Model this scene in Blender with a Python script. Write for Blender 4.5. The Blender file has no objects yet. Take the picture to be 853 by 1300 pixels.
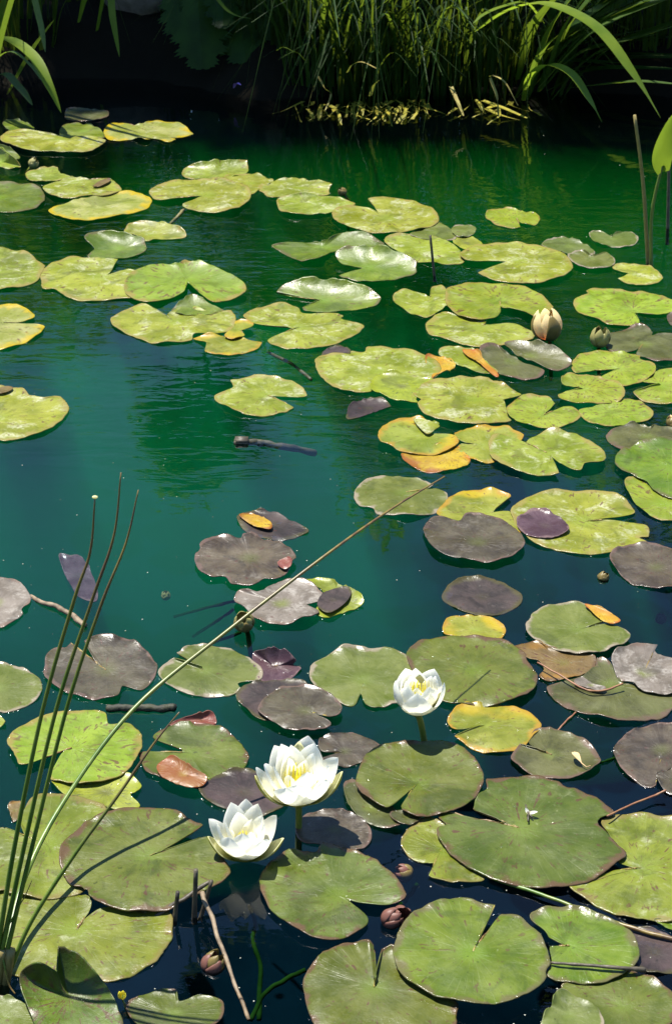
import bpy, math, random
from mathutils import Vector, Matrix, noise

random.seed(7)
R = math.radians
scene = bpy.context.scene
COL = scene.collection

# ---------------------------------------------------------------- camera
CAM_H, PITCH, FPX = 1.6, R(27.5), 2540.0
cam_data = bpy.data.cameras.new("camera")
cam = bpy.data.objects.new("camera", cam_data)
COL.objects.link(cam)
cam.location = (0, 0, CAM_H)
cam.rotation_euler = (math.pi / 2 - PITCH, 0, 0)
cam_data.sensor_fit = 'VERTICAL'
cam_data.sensor_height = 24.0
cam_data.lens = 24.0 * FPX / 1300.0
cam_data.clip_start = 0.05
cam_data.clip_end = 500
cam_data.dof.use_dof = True
cam_data.dof.focus_distance = 2.9
cam_data.dof.aperture_fstop = 18.0
scene.camera = cam

# ---------------------------------------------------------------- sky and sun
TO_SUN = Vector((-0.25, 0.20, 1.0)).normalized()
world = bpy.data.worlds.new("World")
scene.world = world
world.use_nodes = True
wn = world.node_tree.nodes
wl = world.node_tree.links
bg = wn["Background"]
sky = wn.new("ShaderNodeTexSky")
sky.sky_type = 'NISHITA'
sky.sun_disc = False
sky.sun_elevation = math.asin(TO_SUN.z)
sky.sun_rotation = math.atan2(TO_SUN.x, TO_SUN.y)
sky.air_density = 1.0
sky.dust_density = 0.0
sky.ozone_density = 7.0
wl.new(sky.outputs[0], bg.inputs[0])
bg.inputs[1].default_value = 0.095

sun_data = bpy.data.lights.new("sun", 'SUN')
sun_data.energy = 5.0
sun_data.angle = R(0.53)
sun_data.color = (1.0, 0.955, 0.88)
sun = bpy.data.objects.new("sun", sun_data)
COL.objects.link(sun)
sun.rotation_euler = (-TO_SUN).to_track_quat('-Z', 'Y').to_euler()
sun.location = TO_SUN * 20

scene.view_settings.view_transform = 'Standard'
scene.view_settings.look = 'None'
scene.view_settings.exposure = 1.1
scene.view_settings.gamma = 1.0
scene.view_settings.use_curve_mapping = False
scene.render.engine = 'CYCLES'
cy = scene.cycles
cy.use_denoising = True
cy.max_bounces = 8
cy.transparent_max_bounces = 16
cy.volume_bounces = 1
cy.diffuse_bounces = 5
cy.glossy_bounces = 3
cy.caustics_reflective = False
cy.caustics_refractive = False
cy.sample_clamp_indirect = 6.0

# ---------------------------------------------------------------- helpers
def ray(px, py):
    u = (px - 426.5) / FPX
    v = -(py - 650.0) / FPX
    c, s = math.cos(PITCH), math.sin(PITCH)
    return Vector((u, c + v * s, -s + v * c))

def P(px, py, z=0.0):
    """the point at height z that stands under photo pixel (px, py)"""
    d = ray(px, py)
    t = (z - CAM_H) / d.z
    return Vector((d.x * t, d.y * t, z))

def V(px, py, y):
    """the point at distance y from the camera under photo pixel (px, py)"""
    d = ray(px, py)
    t = y / d.y
    return Vector((d.x * t, y, CAM_H + d.z * t))

def tag(o, label=None, cat=None, group=None, kind=None):
    if label: o["label"] = label
    if cat: o["category"] = cat
    if group: o["group"] = group
    if kind: o["kind"] = kind
    return o

def mesh_obj(name, verts, faces, mats, parent=None, smooth=True, loc=None, fmat=None):
    me = bpy.data.meshes.new(name)
    me.from_pydata([tuple(v) for v in verts], [], faces)
    for m in (mats if isinstance(mats, (list, tuple)) else [mats]):
        me.materials.append(m)
    if smooth:
        me.polygons.foreach_set("use_smooth", [True] * len(me.polygons))
    if fmat:
        me.polygons.foreach_set("material_index", fmat)
    me.update()
    o = bpy.data.objects.new(name, me)
    COL.objects.link(o)
    if loc is not None: o.location = loc
    if parent: o.parent = parent
    return o

def empty(name, loc):
    o = bpy.data.objects.new(name, None)
    o.empty_display_size = 0.05
    o.location = loc
    COL.objects.link(o)
    return o

def catmull(pts, n=6, closed=False):
    """smooth a list of Vectors"""
    out = []
    m = len(pts)
    rng = range(m) if closed else range(m - 1)
    for i in rng:
        p1, p2 = pts[i], pts[(i + 1) % m]
        p0 = pts[(i - 1) % m] if closed or i > 0 else p1 * 2 - p2
        p3 = pts[(i + 2) % m] if closed or i + 2 < m else p2 * 2 - p1
        for k in range(n):
            t = k / n
            out.append(0.5 * ((2 * p1) + (p2 - p0) * t + (2 * p0 - 5 * p1 + 4 * p2 - p3) * t * t
                              + (3 * p1 - p0 - 3 * p2 + p3) * t ** 3))
    if not closed: out.append(pts[-1].copy())
    return out

class MB:
    """collects shapes for one mesh"""
    def __init__(s): s.v, s.f = [], []
    def add(s, verts, faces):
        b = len(s.v)
        s.v += [Vector(v) for v in verts]
        s.f += [tuple(i + b for i in f) for f in faces]
    def tube(s, pts, rad, n=8, cap=True):
        m = len(pts)
        rs = rad if isinstance(rad, (list, tuple)) else [rad] * m
        verts, faces = [], []
        up = Vector((0.31, 0.17, 0.93))
        for i, p in enumerate(pts):
            d = (pts[min(i + 1, m - 1)] - pts[max(i - 1, 0)]).normalized()
            a = d.cross(up)
            if a.length < 1e-3: a = d.cross(Vector((1, 0, 0)))
            a.normalize()
            b = d.cross(a)
            for k in range(n):
                t = 2 * math.pi * k / n
                verts.append(p + (a * math.cos(t) + b * math.sin(t)) * rs[i])
        for i in range(m - 1):
            for k in range(n):
                k2 = (k + 1) % n
                faces.append((i * n + k, i * n + k2, (i + 1) * n + k2, (i + 1) * n + k))
        if cap:
            faces.append(tuple(range(n))[::-1])
            faces.append(tuple((m - 1) * n + k for k in range(n)))
        s.add(verts, faces)
    def ribbon(s, pts, widths, fold=0.25, side=None, thick=0.0):
        """a leaf blade with a shallow V across"""
        m = len(pts)
        verts, faces = [], []
        for i, p in enumerate(pts):
            d = (pts[min(i + 1, m - 1)] - pts[max(i - 1, 0)]).normalized()
            a = side.copy() if side is not None else d.cross(Vector((0, 0, 1)))
            a -= d * a.dot(d)
            if a.length < 1e-3: a = Vector((1, 0, 0))
            a.normalize()
            nrm = a.cross(d)
            w = widths[i] / 2
            verts += [p - a * w + nrm * (w * fold), p, p + a * w + nrm * (w * fold)]
        for i in range(m - 1):
            j = i * 3
            faces += [(j, j + 1, j + 4, j + 3), (j + 1, j + 2, j + 5, j + 4)]
        s.add(verts, faces)
    def build(s, name, mats, parent=None, loc=None, smooth=True):
        l = Vector(loc) if loc is not None else Vector((0, 0, 0))
        return mesh_obj(name, [v - l for v in s.v], s.f, mats, parent, smooth,
                        None if parent else l)

# ---------------------------------------------------------------- materials
def new_mat(name):
    m = bpy.data.materials.new(name)
    m.use_nodes = True
    nt = m.node_tree
    for n in list(nt.nodes): nt.nodes.remove(n)
    out = nt.nodes.new("ShaderNodeOutputMaterial")
    return m, nt, out

class NT:
    """small node-tree writer"""
    def __init__(s, nt): s.nt, s.N, s.L = nt, nt.nodes, nt.links
    def put(s, sock, val):
        if hasattr(val, "is_output"): s.L.new(val, sock)
        elif isinstance(val, (tuple, list)) and len(val) == 3 and sock.type == 'RGBA': sock.default_value = (*val, 1)
        else: sock.default_value = val
    def math(s, op, a, b=None, c=None, clamp=False):
        n = s.N.new("ShaderNodeMath"); n.operation = op; n.use_clamp = clamp
        for i, x in enumerate((a, b, c)):
            if x is not None: s.put(n.inputs[i], x)
        return n.outputs[0]
    def mix(s, f, a, b, mode='MIX'):
        n = s.N.new("ShaderNodeMix"); n.data_type = 'RGBA'; n.blend_type = mode
        s.put(n.inputs[0], f); s.put(n.inputs[6], a); s.put(n.inputs[7], b)
        return n.outputs[2]
    def step(s, x, lo, hi, a=0.0, b=1.0):
        n = s.N.new("ShaderNodeMapRange"); n.interpolation_type = 'SMOOTHSTEP'
        for i, v in enumerate((x, lo, hi, a, b)): s.put(n.inputs[i], v)
        return n.outputs[0]
    def noise(s, vec, scale, detail=3, rough=0.5, dist=0.0):
        n = s.N.new("ShaderNodeTexNoise")
        n.inputs["Scale"].default_value = scale; n.inputs["Detail"].default_value = detail
        n.inputs["Roughness"].default_value = rough; n.inputs["Distortion"].default_value = dist
        if vec is not None: s.L.new(vec, n.inputs["Vector"])
        return n.outputs[0]
    def vmul(s, v, k):
        n = s.N.new("ShaderNodeVectorMath"); n.operation = 'MULTIPLY'
        s.put(n.inputs[0], v); s.put(n.inputs[1], k); return n.outputs[0]
    def vadd(s, v, k):
        n = s.N.new("ShaderNodeVectorMath"); n.operation = 'ADD'
        s.put(n.inputs[0], v); s.put(n.inputs[1], k); return n.outputs[0]
    def coord(s, which="Object"):
        return s.N.new("ShaderNodeTexCoord").outputs[which]
    def bump(s, h, strength, dist=0.002, normal=None):
        n = s.N.new("ShaderNodeBump")
        n.inputs["Strength"].default_value = strength; n.inputs["Distance"].default_value = dist
        s.put(n.inputs["Height"], h)
        if normal is not None: s.L.new(normal, n.inputs["Normal"])
        return n.outputs[0]
    def bsdf(s, kind, **kw):
        n = s.N.new("ShaderNodeBsdf" + kind)
        for k, v in kw.items(): s.put(n.inputs[k.replace("_", " ")], v)
        return n.outputs[0]
    def mixsh(s, f, a, b):
        n = s.N.new("ShaderNodeMixShader")
        s.put(n.inputs[0], f); s.L.new(a, n.inputs[1]); s.L.new(b, n.inputs[2]); return n.outputs[0]

def simple_mat(name, c1, c2, scale=30, rough=0.5, translucent=0.0, bump=0.2, coord="Object", streak=None, spec=0.5):
    m, nt, out = new_mat(name); t = NT(nt)
    co = t.coord(coord)
    if streak: co = t.vmul(co, streak)
    ri = nt.nodes.new("ShaderNodeObjectInfo").outputs["Random"]
    co = t.vadd(co, t.vmul(ri, (3.1, 1.7, 2.3)))
    n = t.noise(co, scale, 4, 0.6)
    col = t.mix(t.step(n, 0.3, 0.7), c1, c2)
    nrm = t.bump(n, bump, 0.003)
    sh = t.bsdf("Principled", Base_Color=col, Roughness=rough, Specular_IOR_Level=spec, Normal=nrm)
    if translucent:
        tr = t.bsdf("Translucent", Color=t.mix(0.35, col, (0.5, 0.7, 0.05)), Normal=nrm)
        sh = t.mixsh(translucent, sh, tr)
    nt.links.new(sh, out.inputs[0])
    return m

def pad_mat(name, c1, c2, centre, rim, spot=(0.09, 0.03, 0.02), spots=0.0, pale=0.2, palec=(0.5, 0.48, 0.34),
            rimw=0.07, rough=0.42, vein=0.22, sheen=0.34, yellow=None, rimnoise=0.2, K=0.62):
    c1, c2, centre, rim, spot, palec = [tuple(k * K for k in c) for c in (c1, c2, centre, rim, spot, palec)]
    if yellow: yellow = tuple(k * K for k in yellow)
    m, nt, out = new_mat(name); t = NT(nt)
    at = nt.nodes.new("ShaderNodeAttribute"); at.attribute_name = "pad"
    pv = at.outputs["Vector"]
    sx = nt.nodes.new("ShaderNodeSeparateXYZ"); nt.links.new(pv, sx.inputs[0])
    ca, sa, r = sx.outputs[0], sx.outputs[1], sx.outputs[2]
    rnd = nt.nodes.new("ShaderNodeObjectInfo").outputs["Random"]
    off = t.vmul(rnd, (13.0, 7.0, 29.0))
    ob = t.vadd(t.coord("Object"), off)
    streakv = t.vadd(t.vmul(pv, (1.0, 1.0, 0.35)), off)
    streak = t.noise(streakv, 6.0, 4, 0.6)
    mott = t.noise(ob, 16.0, 4, 0.6)
    fine = t.noise(ob, 170.0, 4, 0.65)
    mix = t.math('ADD', t.math('MULTIPLY', streak, 0.28), t.math('MULTIPLY', mott, 0.92))
    col = t.mix(t.step(mix, 0.42, 0.78), c1, c2)
    # tone of this very pad
    hsv = nt.nodes.new("ShaderNodeHueSaturation")
    t.put(hsv.inputs["Hue"], t.math('MULTIPLY_ADD', rnd, 0.03, 0.485))
    t.put(hsv.inputs["Value"], t.math('MULTIPLY_ADD', t.noise(t.vmul(off, (3.0, 5.0, 1.0)), 2.0, 0), 0.5, 0.78))
    hsv.inputs["Saturation"].default_value = 1.0
    nt.links.new(col, hsv.inputs["Color"]); col = hsv.outputs[0]
    col = t.mix(t.math('MULTIPLY', t.step(t.math('ADD', r, t.math('MULTIPLY', streak, 0.2)), 0.42, 0.12), 0.7), col, centre)
    # radial veins, forked past the middle
    ang = t.math('ARCTAN2', sa, ca)
    wob = t.math('MULTIPLY', t.noise(ob, 22.0, 2), 0.9)
    v1 = t.math('ABSOLUTE', t.math('SINE', t.math('ADD', t.math('MULTIPLY', ang, 9.0), wob)))
    v2 = t.math('ABSOLUTE', t.math('SINE', t.math('ADD', t.math('MULTIPLY', ang, 22.0), t.math('MULTIPLY', wob, 2.0))))
    l1 = t.math('MULTIPLY', t.step(v1, 0.16, 0.0), t.step(r, 0.95, 0.2))
    l2 = t.math('MULTIPLY', t.step(v2, 0.3, 0.0), t.math('MULTIPLY', t.step(r, 0.3, 0.6), 0.6))
    veins = t.math('MAXIMUM', l1, l2)
    veins = t.math('MULTIPLY', veins, t.step(t.noise(ob, 30.0, 2), 0.35, 0.65))
    col = t.mix(t.math('MULTIPLY', veins, vein), col, t.mix(0.5, palec, c2))
    # dried pale coat, together with white sheen painted into the colour
    film_sheen = t.step(t.noise(ob, 24.0, 6, 0.7, 0.6), 0.62 - 0.16 * pale, 0.80 - 0.16 * pale)
    film_sheen = t.math('MULTIPLY', film_sheen, t.step(fine, 0.3, 0.6))
    col = t.mix(t.math('MULTIPLY', film_sheen, 0.25 + 0.5 * pale), col, palec)
    # worn whitish scuffs, olive water stains
    scuff = t.math('MULTIPLY', t.step(t.noise(ob, 60.0, 6, 0.75, 1.2), 0.60, 0.72), t.step(t.noise(ob, 9.0, 2), 0.40, 0.65))
    col = t.mix(t.math('MULTIPLY', scuff, 0.6), col, palec)
    stain = t.step(t.noise(t.vadd(ob, (5.0, 2.0, 1.0)), 13.0, 5, 0.65, 0.8), 0.53, 0.66)
    col = t.mix(t.math('MULTIPLY', stain, 0.68), col, t.mix(0.5, c1, tuple(0.35 * k for k in c1)))
    specks = t.step(t.noise(t.vadd(ob, (1.0, 9.0, 4.0)), 140.0, 3, 0.6), 0.66, 0.72)
    col = t.mix(t.math('MULTIPLY', specks, 0.65), col, tuple(0.4 * k for k in c1))
    if yellow:
        yn = t.step(t.math('ADD', t.noise(ob, 11.0, 3), t.math('MULTIPLY', r, 0.28)), 0.72, 0.88)
        col = t.mix(t.math('MULTIPLY', yn, 0.9), col, yellow)
    if spots > 0:
        sv = t.vadd(t.vmul(pv, (1.0, 1.0, 0.55)), off)
        sn = t.noise(sv, 11.0, 3, 0.55, 0.3)
        sp = t.step(sn, 0.66 - 0.08 * spots, 0.72 - 0.08 * spots)
        sp = t.math('MULTIPLY', sp, t.step(mott, 0.35, 0.55))
        col = t.mix(t.math('MULTIPLY', sp, 0.8), col, spot)
    # old edge: small pits and a worn rim
    pits = t.step(t.noise(ob, 75.0, 2, 0.5), 0.70, 0.76)
    col = t.mix(t.math('MULTIPLY', pits, 0.55), col, spot)
    rr = t.math('ADD', r, t.math('MULTIPLY', t.math('SUBTRACT', t.noise(ob, 38.0, 4), 0.5), rimnoise * 2))
    col = t.mix(t.math('MULTIPLY', t.step(rr, 1.0 - rimw * 1.6, 1.0), 0.85), col, rim)
    h = t.math('ADD', t.math('MULTIPLY', fine, 0.35), t.math('MULTIPLY', veins, -0.12))
    h = t.math('ADD', h, t.math('MULTIPLY', t.noise(ob, 28.0, 4), 1.3))
    h = t.math('ADD', h, t.math('MULTIPLY', t.noise(streakv, 4.0, 2), 0.10))
    nrm = t.bump(h, 0.55, 0.003)
    ro = t.math('ADD', t.math('MULTIPLY', t.noise(ob, 20.0, 5, 0.65), 1.0), rough - 0.48)
    ro = t.math('MULTIPLY', ro, t.step(r, 0.86, 0.98, 1.0, 0.6))
    sh = t.bsdf("Principled", Base_Color=col, Roughness=ro, Specular_IOR_Level=sheen, Normal=nrm)
    nt.links.new(sh, out.inputs[0])
    return m

M = {}
M['G'] = pad_mat("pad_yellow_green", (0.135, 0.165, 0.004), (0.245, 0.275, 0.028), (0.20, 0.26, 0.02), (0.27, 0.22, 0.06), pale=0.8, palec=(0.56, 0.56, 0.38), spots=0.7, K=0.70)
M['H'] = pad_mat("pad_grass_green", (0.095, 0.125, 0.003), (0.17, 0.205, 0.018), (0.17, 0.23, 0.02), (0.20, 0.16, 0.05), pale=0.6, palec=(0.46, 0.47, 0.30), spots=0.7, K=0.70)
M['S'] = pad_mat("pad_spotted", (0.13, 0.18, 0.005), (0.22, 0.27, 0.022), (0.18, 0.27, 0.02), (0.25, 0.19, 0.05), spots=1.2, pale=0.2, K=0.74)
M['B'] = pad_mat("pad_fresh_green", (0.078, 0.128, 0.003), (0.15, 0.205, 0.012), (0.16, 0.26, 0.02), (0.14, 0.12, 0.05), spots=0.4, pale=0.15, palec=(0.38, 0.42, 0.24), vein=0.4)
M['Q'] = pad_mat("pad_dark_blotched", (0.040, 0.075, 0.002), (0.105, 0.155, 0.008), (0.10, 0.15, 0.01), (0.08, 0.07, 0.02), spots=1.6, pale=0.1)
M['M'] = pad_mat("pad_mid_green", (0.062, 0.088, 0.004), (0.118, 0.145, 0.018), (0.13, 0.19, 0.015), (0.13, 0.07, 0.04), pale=0.35, palec=(0.36, 0.38, 0.20), rimw=0.05, spots=0.6)
M['O'] = pad_mat("pad_olive", (0.06, 0.063, 0.015), (0.115, 0.122, 0.036), (0.15, 0.19, 0.03), (0.16, 0.10, 0.07), pale=0.25, palec=(0.34, 0.32, 0.24), rimw=0.08, rough=0.4)
M['L'] = pad_mat("pad_pale_rim", (0.085, 0.112, 0.01), (0.15, 0.175, 0.036), (0.15, 0.20, 0.03), (0.34, 0.28, 0.20), pale=0.35, palec=(0.40, 0.39, 0.28), rimw=0.06)
M['P'] = pad_mat("pad_purple_grey", (0.046, 0.032, 0.016), (0.105, 0.084, 0.044), (0.10, 0.105, 0.025), (0.17, 0.11, 0.08), pale=0.4, palec=(0.34, 0.31, 0.26), rimw=0.05, rough=0.38, sheen=0.5, spots=0.5)
M['V'] = pad_mat("pad_violet", (0.06, 0.028, 0.035), (0.12, 0.07, 0.08), (0.08, 0.05, 0.045), (0.22, 0.14, 0.13), pale=0.1, palec=(0.3, 0.25, 0.25), rough=0.34)
M['Y'] = pad_mat("pad_yellowing", (0.16, 0.19, 0.008), (0.28, 0.30, 0.04), (0.26, 0.31, 0.04), (0.42, 0.24, 0.03), yellow=(0.46, 0.34, 0.012), pale=0.35, spots=0.6, rimw=0.10, rimnoise=0.25)
M['R'] = pad_mat("pad_orange", (0.36, 0.20, 0.012), (0.52, 0.38, 0.02), (0.45, 0.33, 0.02), (0.26, 0.08, 0.012), yellow=(0.45, 0.15, 0.01), pale=0.15, spots=1.0, rimw=0.16, rimnoise=0.3)
M['E'] = pad_mat("pad_yellow_edge", (0.20, 0.24, 0.02), (0.34, 0.35, 0.11), (0.32, 0.34, 0.10), (0.50, 0.36, 0.005), pale=0.55, spots=0.5, rimw=0.14, rimnoise=0.35)
M['D'] = pad_mat("pad_dark_sunken", (0.035, 0.028, 0.026), (0.085, 0.06, 0.055), (0.06, 0.05, 0.03), (0.09, 0.08, 0.03), pale=0.1, palec=(0.2, 0.17, 0.15), rimw=0.12, sheen=0.2)
M['N'] = pad_mat("pad_brown", (0.11, 0.075, 0.02), (0.19, 0.13, 0.04), (0.17, 0.15, 0.03), (0.12, 0.07, 0.03), yellow=(0.32, 0.16, 0.02), pale=0.25, palec=(0.4, 0.36, 0.26), spots=0.8)
M['K'] = pad_mat("pad_mossy", (0.16, 0.19, 0.01), (0.30, 0.34, 0.03), (0.10, 0.10, 0.03), (0.28, 0.32, 0.02), pale=0.1, spots=0.9, spot=(0.05, 0.045, 0.03), rimw=0.2)
M['C'] = pad_mat("pad_speckled_grey", (0.12, 0.10, 0.07), (0.22, 0.19, 0.15), (0.17, 0.20, 0.03), (0.20, 0.14, 0.10), pale=0.9, palec=(0.48, 0.44, 0.38))
M['T'] = pad_mat("pad_red", (0.16, 0.045, 0.03), (0.26, 0.09, 0.05), (0.2, 0.08, 0.04), (0.25, 0.12, 0.08), pale=0.15)
M['U'] = pad_mat("pad_flap_orange", (0.42, 0.20, 0.012), (0.52, 0.36, 0.02), (0.5, 0.33, 0.03), (0.40, 0.10, 0.02), pale=0.2, spots=0.6, vein=0.2, rimnoise=0.3, rimw=0.12)
M['W'] = pad_mat("pad_flap_rust", (0.26, 0.10, 0.02), (0.34, 0.20, 0.05), (0.3, 0.2, 0.04), (0.30, 0.09, 0.03), pale=0.1, vein=0.1)
under = simple_mat("pad_underside", (0.16, 0.09, 0.03), (0.20, 0.17, 0.02), 20, 0.45)
# ---------------------------------------------------------------- ground, pond and water
def bank_far(x):
    return 5.58 + 0.10 * math.sin(x * 1.7 + 0.6) + 0.05 * math.sin(x * 5.1) + (0.25 if x < -0.45 else 0.25 * max(0.0, (-0.2 - x) / 0.25) if x < -0.2 else 0.0)

def sm(a, b, x):
    t = min(1, max(0, (x - a) / (b - a))); return t * t * (3 - 2 * t)

def ground_z(x, y):
    d = max(1.35 - y, y - bank_far(x), abs(x) - 3.4)      # >0 on land
    if d < 0:
        return -0.85 * sm(0, 0.5, -d) - 0.02
    z = -0.02 + 0.16 * sm(0, 0.25, d) + 0.25 * sm(0.2, 2.0, d)
    return z + 0.03 * noise.noise(Vector((x * 3, y * 3, 0)))

xs = [-300, -150, -80, -40, -20, -10, -6] + [-4.4 + 0.1 * i for i in range(89)] + [6, 10, 20, 40, 80, 150, 300]
ys = [-300, -150, -60, -25, -8, -3, -1, 0] + [0.4 + 0.08 * i for i in range(92)] + [8.5, 10, 13, 20, 40, 80, 150, 300]
gv = [(x, y, ground_z(x, y)) for y in ys for x in xs]
nx = len(xs)
gf = [(j * nx + i, j * nx + i + 1, (j + 1) * nx + i + 1, (j + 1) * nx + i) for j in range(len(ys) - 1) for i in range(nx - 1)]
m, nt, out = new_mat("soil_and_silt"); t = NT(nt)
co = t.coord("Object"); n = t.noise(co, 9, 4, 0.6)
sepg = nt.nodes.new("ShaderNodeSeparateXYZ"); nt.links.new(co, sepg.inputs[0])
dry = t.mix(n, (0.004, 0.0035, 0.002), (0.012, 0.010, 0.005))
silt = t.mix(t.step(t.noise(co, 3.0, 4, 0.6), 0.3, 0.7), (0.01, 0.016, 0.014), (0.03, 0.045, 0.035))
sh = t.bsdf("Principled", Base_Color=t.mix(t.step(sepg.outputs[2], -0.10, -0.02), silt, dry), Roughness=0.95, Specular_IOR_Level=0.1, Normal=t.bump(n, 0.5, 0.01))
nt.links.new(sh, out.inputs[0]); soil = m
tag(mesh_obj("ground", gv, gf, soil), kind="structure")

m, nt, out = new_mat("pond_water"); t = NT(nt)
co = t.coord("Object")
warp = t.vmul(co, (5.0, 13.0, 1.0))
rip = t.noise(warp, 1.6, 3, 0.5, 0.4)
rip2 = t.noise(t.vmul(co, (14.0, 36.0, 1.0)), 1.0, 2, 0.5, 0.3)
patch = t.step(t.noise(t.vmul(co, (0.9, 1.3, 1.0)), 1.1, 2), 0.38, 0.6, 0.2, 1.0)
sepw = nt.nodes.new("ShaderNodeSeparateXYZ"); nt.links.new(co, sepw.inputs[0])
band = t.math('MULTIPLY', t.step(sepw.outputs[1], 3.0, 3.7, 0.15, 1.0), t.step(sepw.outputs[1], 5.3, 4.4, 0.3, 1.0))
h = t.math('MULTIPLY', t.math('ADD', rip, t.math('MULTIPLY', rip2, 0.25)), t.math('MULTIPLY', patch, band))
nrm = t.bump(h, 1.0, 0.0032)
fr = nt.nodes.new("ShaderNodeFresnel"); fr.inputs[0].default_value = 1.333; nt.links.new(nrm, fr.inputs["Normal"])
sh = t.mixsh(fr.outputs[0], t.bsdf("Transparent", Color=(1, 1, 1)), t.bsdf("Glossy", Color=(1, 1, 1), Roughness=0.012, Normal=nrm))
nt.links.new(sh, out.inputs[0])
vs = nt.nodes.new("ShaderNodeVolumeScatter"); vs.inputs["Color"].default_value = (0.0002, 0.0022, 0.002, 1); vs.inputs["Density"].default_value = 2.2
vs.inputs["Anisotropy"].default_value = 0.0
va = nt.nodes.new("ShaderNodeVolumeAbsorption"); va.inputs["Color"].default_value = (0.0, 0.45, 0.62, 1); va.inputs["Density"].default_value = 2.0
ad = nt.nodes.new("ShaderNodeAddShader")
nt.links.new(vs.outputs[0], ad.inputs[0]); nt.links.new(va.outputs[0], ad.inputs[1])
nt.links.new(ad.outputs[0], out.inputs["Volume"])
x0, x1, y0, y1, zb = -3.9, 3.9, 0.9, 6.3, -1.1
wv = [(x0, y0, 0), (x1, y0, 0), (x1, y1, 0), (x0, y1, 0), (x0, y0, zb), (x1, y0, zb), (x1, y1, zb), (x0, y1, zb)]
wf = [(0, 1, 2, 3), (7, 6, 5, 4), (4, 5, 1, 0), (5, 6, 2, 1), (6, 7, 3, 2), (7, 4, 0, 3)]
water = tag(mesh_obj("water", wv, wf, m, smooth=False), kind="structure")

# soft clouds of algae hanging in the water: they glow where the sun reaches them
def bloom(label, c, r, col, dens, seed):
    m, nt, out = new_mat("algae_cloud")
    v = nt.nodes.new("ShaderNodeVolumeScatter"); v.inputs["Color"].default_value = (*col, 1); v.inputs["Density"].default_value = dens
    nt.links.new(v.outputs[0], out.inputs["Volume"])
    rows, cols = 24, 48; vs, fs = [], []
    for j in range(rows + 1):
        for i in range(cols):
            th, ph = math.pi * j / rows, 2 * math.pi * i / cols
            d = Vector((math.sin(th) * math.cos(ph), math.sin(th) * math.sin(ph), math.cos(th)))
            k = 1 + 0.38 * noise.noise(d * 1.3 + Vector((seed, 0, 0))) * math.sin(th)
            vs.append(Vector((d.x * r[0] * k, d.y * r[1] * k, d.z * r[2])))
    fs = [(j * cols + i, (j + 1) * cols + i, (j + 1) * cols + (i + 1) % cols, j * cols + (i + 1) % cols) for j in range(rows) for i in range(cols)]
    tag(mesh_obj("algae_cloud", vs, fs, m, loc=c), label, "algae", None, "stuff")
bloom("milky teal algae cloud in the open water, centre left", (-0.20, 3.50, -0.26), (1.15, 0.98, 0.24), (0.010, 0.54, 0.13), 0.62, 1.0)
bloom("green algae cloud in the far half of the pond", (0.05, 4.85, -0.24), (2.2, 1.05, 0.22), (0.002, 0.34, 0.02), 0.72, 5.0)

# ---------------------------------------------------------------- vegetation on and behind the far bank
leafm = {
    'dark': simple_mat("leaf_shaded", (0.003, 0.012, 0.001), (0.013, 0.036, 0.003), 14, 0.6, 0.3, spec=0.12),  # leaf green darkened: the bank's shade is put into the colour
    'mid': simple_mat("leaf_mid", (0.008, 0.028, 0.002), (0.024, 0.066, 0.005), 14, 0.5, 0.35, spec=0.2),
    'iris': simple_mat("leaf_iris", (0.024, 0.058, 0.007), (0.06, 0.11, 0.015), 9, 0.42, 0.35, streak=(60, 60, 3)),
    'lime': simple_mat("leaf_lime_lit", (0.10, 0.17, 0.010), (0.18, 0.25, 0.02), 9, 0.5, 0.5, spec=0.3),  # lime green; its brightness also stands in for sun on arching leaves, sapling
    'hedge': simple_mat("leaf_hedge", (0.07, 0.14, 0.005), (0.14, 0.23, 0.010), 3, 0.5, 0.5),
    'dry': simple_mat("leaf_dry", (0.20, 0.15, 0.03), (0.30, 0.26, 0.06), 40, 0.7, 0.2),
    'moss': simple_mat("weed_yellow", (0.13, 0.13, 0.006), (0.30, 0.25, 0.012), 30, 0.6, 0.2),
}
bark = simple_mat("bark", (0.035, 0.025, 0.018), (0.09, 0.07, 0.05), 18, 0.9, bump=0.8)

def leaf_cloud(rng, blobs, n, size, up=0.5):
    """many small two-face leaves spread through a set of blobs (centre, radii)"""
    mb = MB()
    wts = [b[1][0] * b[1][1] * b[1][2] for b in blobs]
    for _ in range(n):
        c, r = rng.choices(blobs, wts)[0]
        while True:
            q = Vector((rng.uniform(-1, 1), rng.uniform(-1, 1), rng.uniform(-1, 1)))
            if q.length <= 1 and (q.length > 0.35 or rng.random() < 0.3): break
        p = Vector((c[0] + q.x * r[0], c[1] + q.y * r[1], c[2] + q.z * r[2]))
        nrm = Vector((rng.gauss(0, 1), rng.gauss(0, 1), rng.gauss(0, 1) + up)).normalized()
        a = nrm.orthogonal().normalized()
        a.rotate(Matrix.Rotation(rng.uniform(0, 6.28), 3, nrm))
        b = nrm.cross(a)
        s = size * rng.uniform(0.6, 1.3)
        mb.add([p - a * s, p - b * s * 0.42 + nrm * s * 0.12, p + a * s * 1.1, p + b * s * 0.42 + nrm * s * 0.12], [(0, 1, 2), (0, 2, 3)])
    return mb

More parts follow.
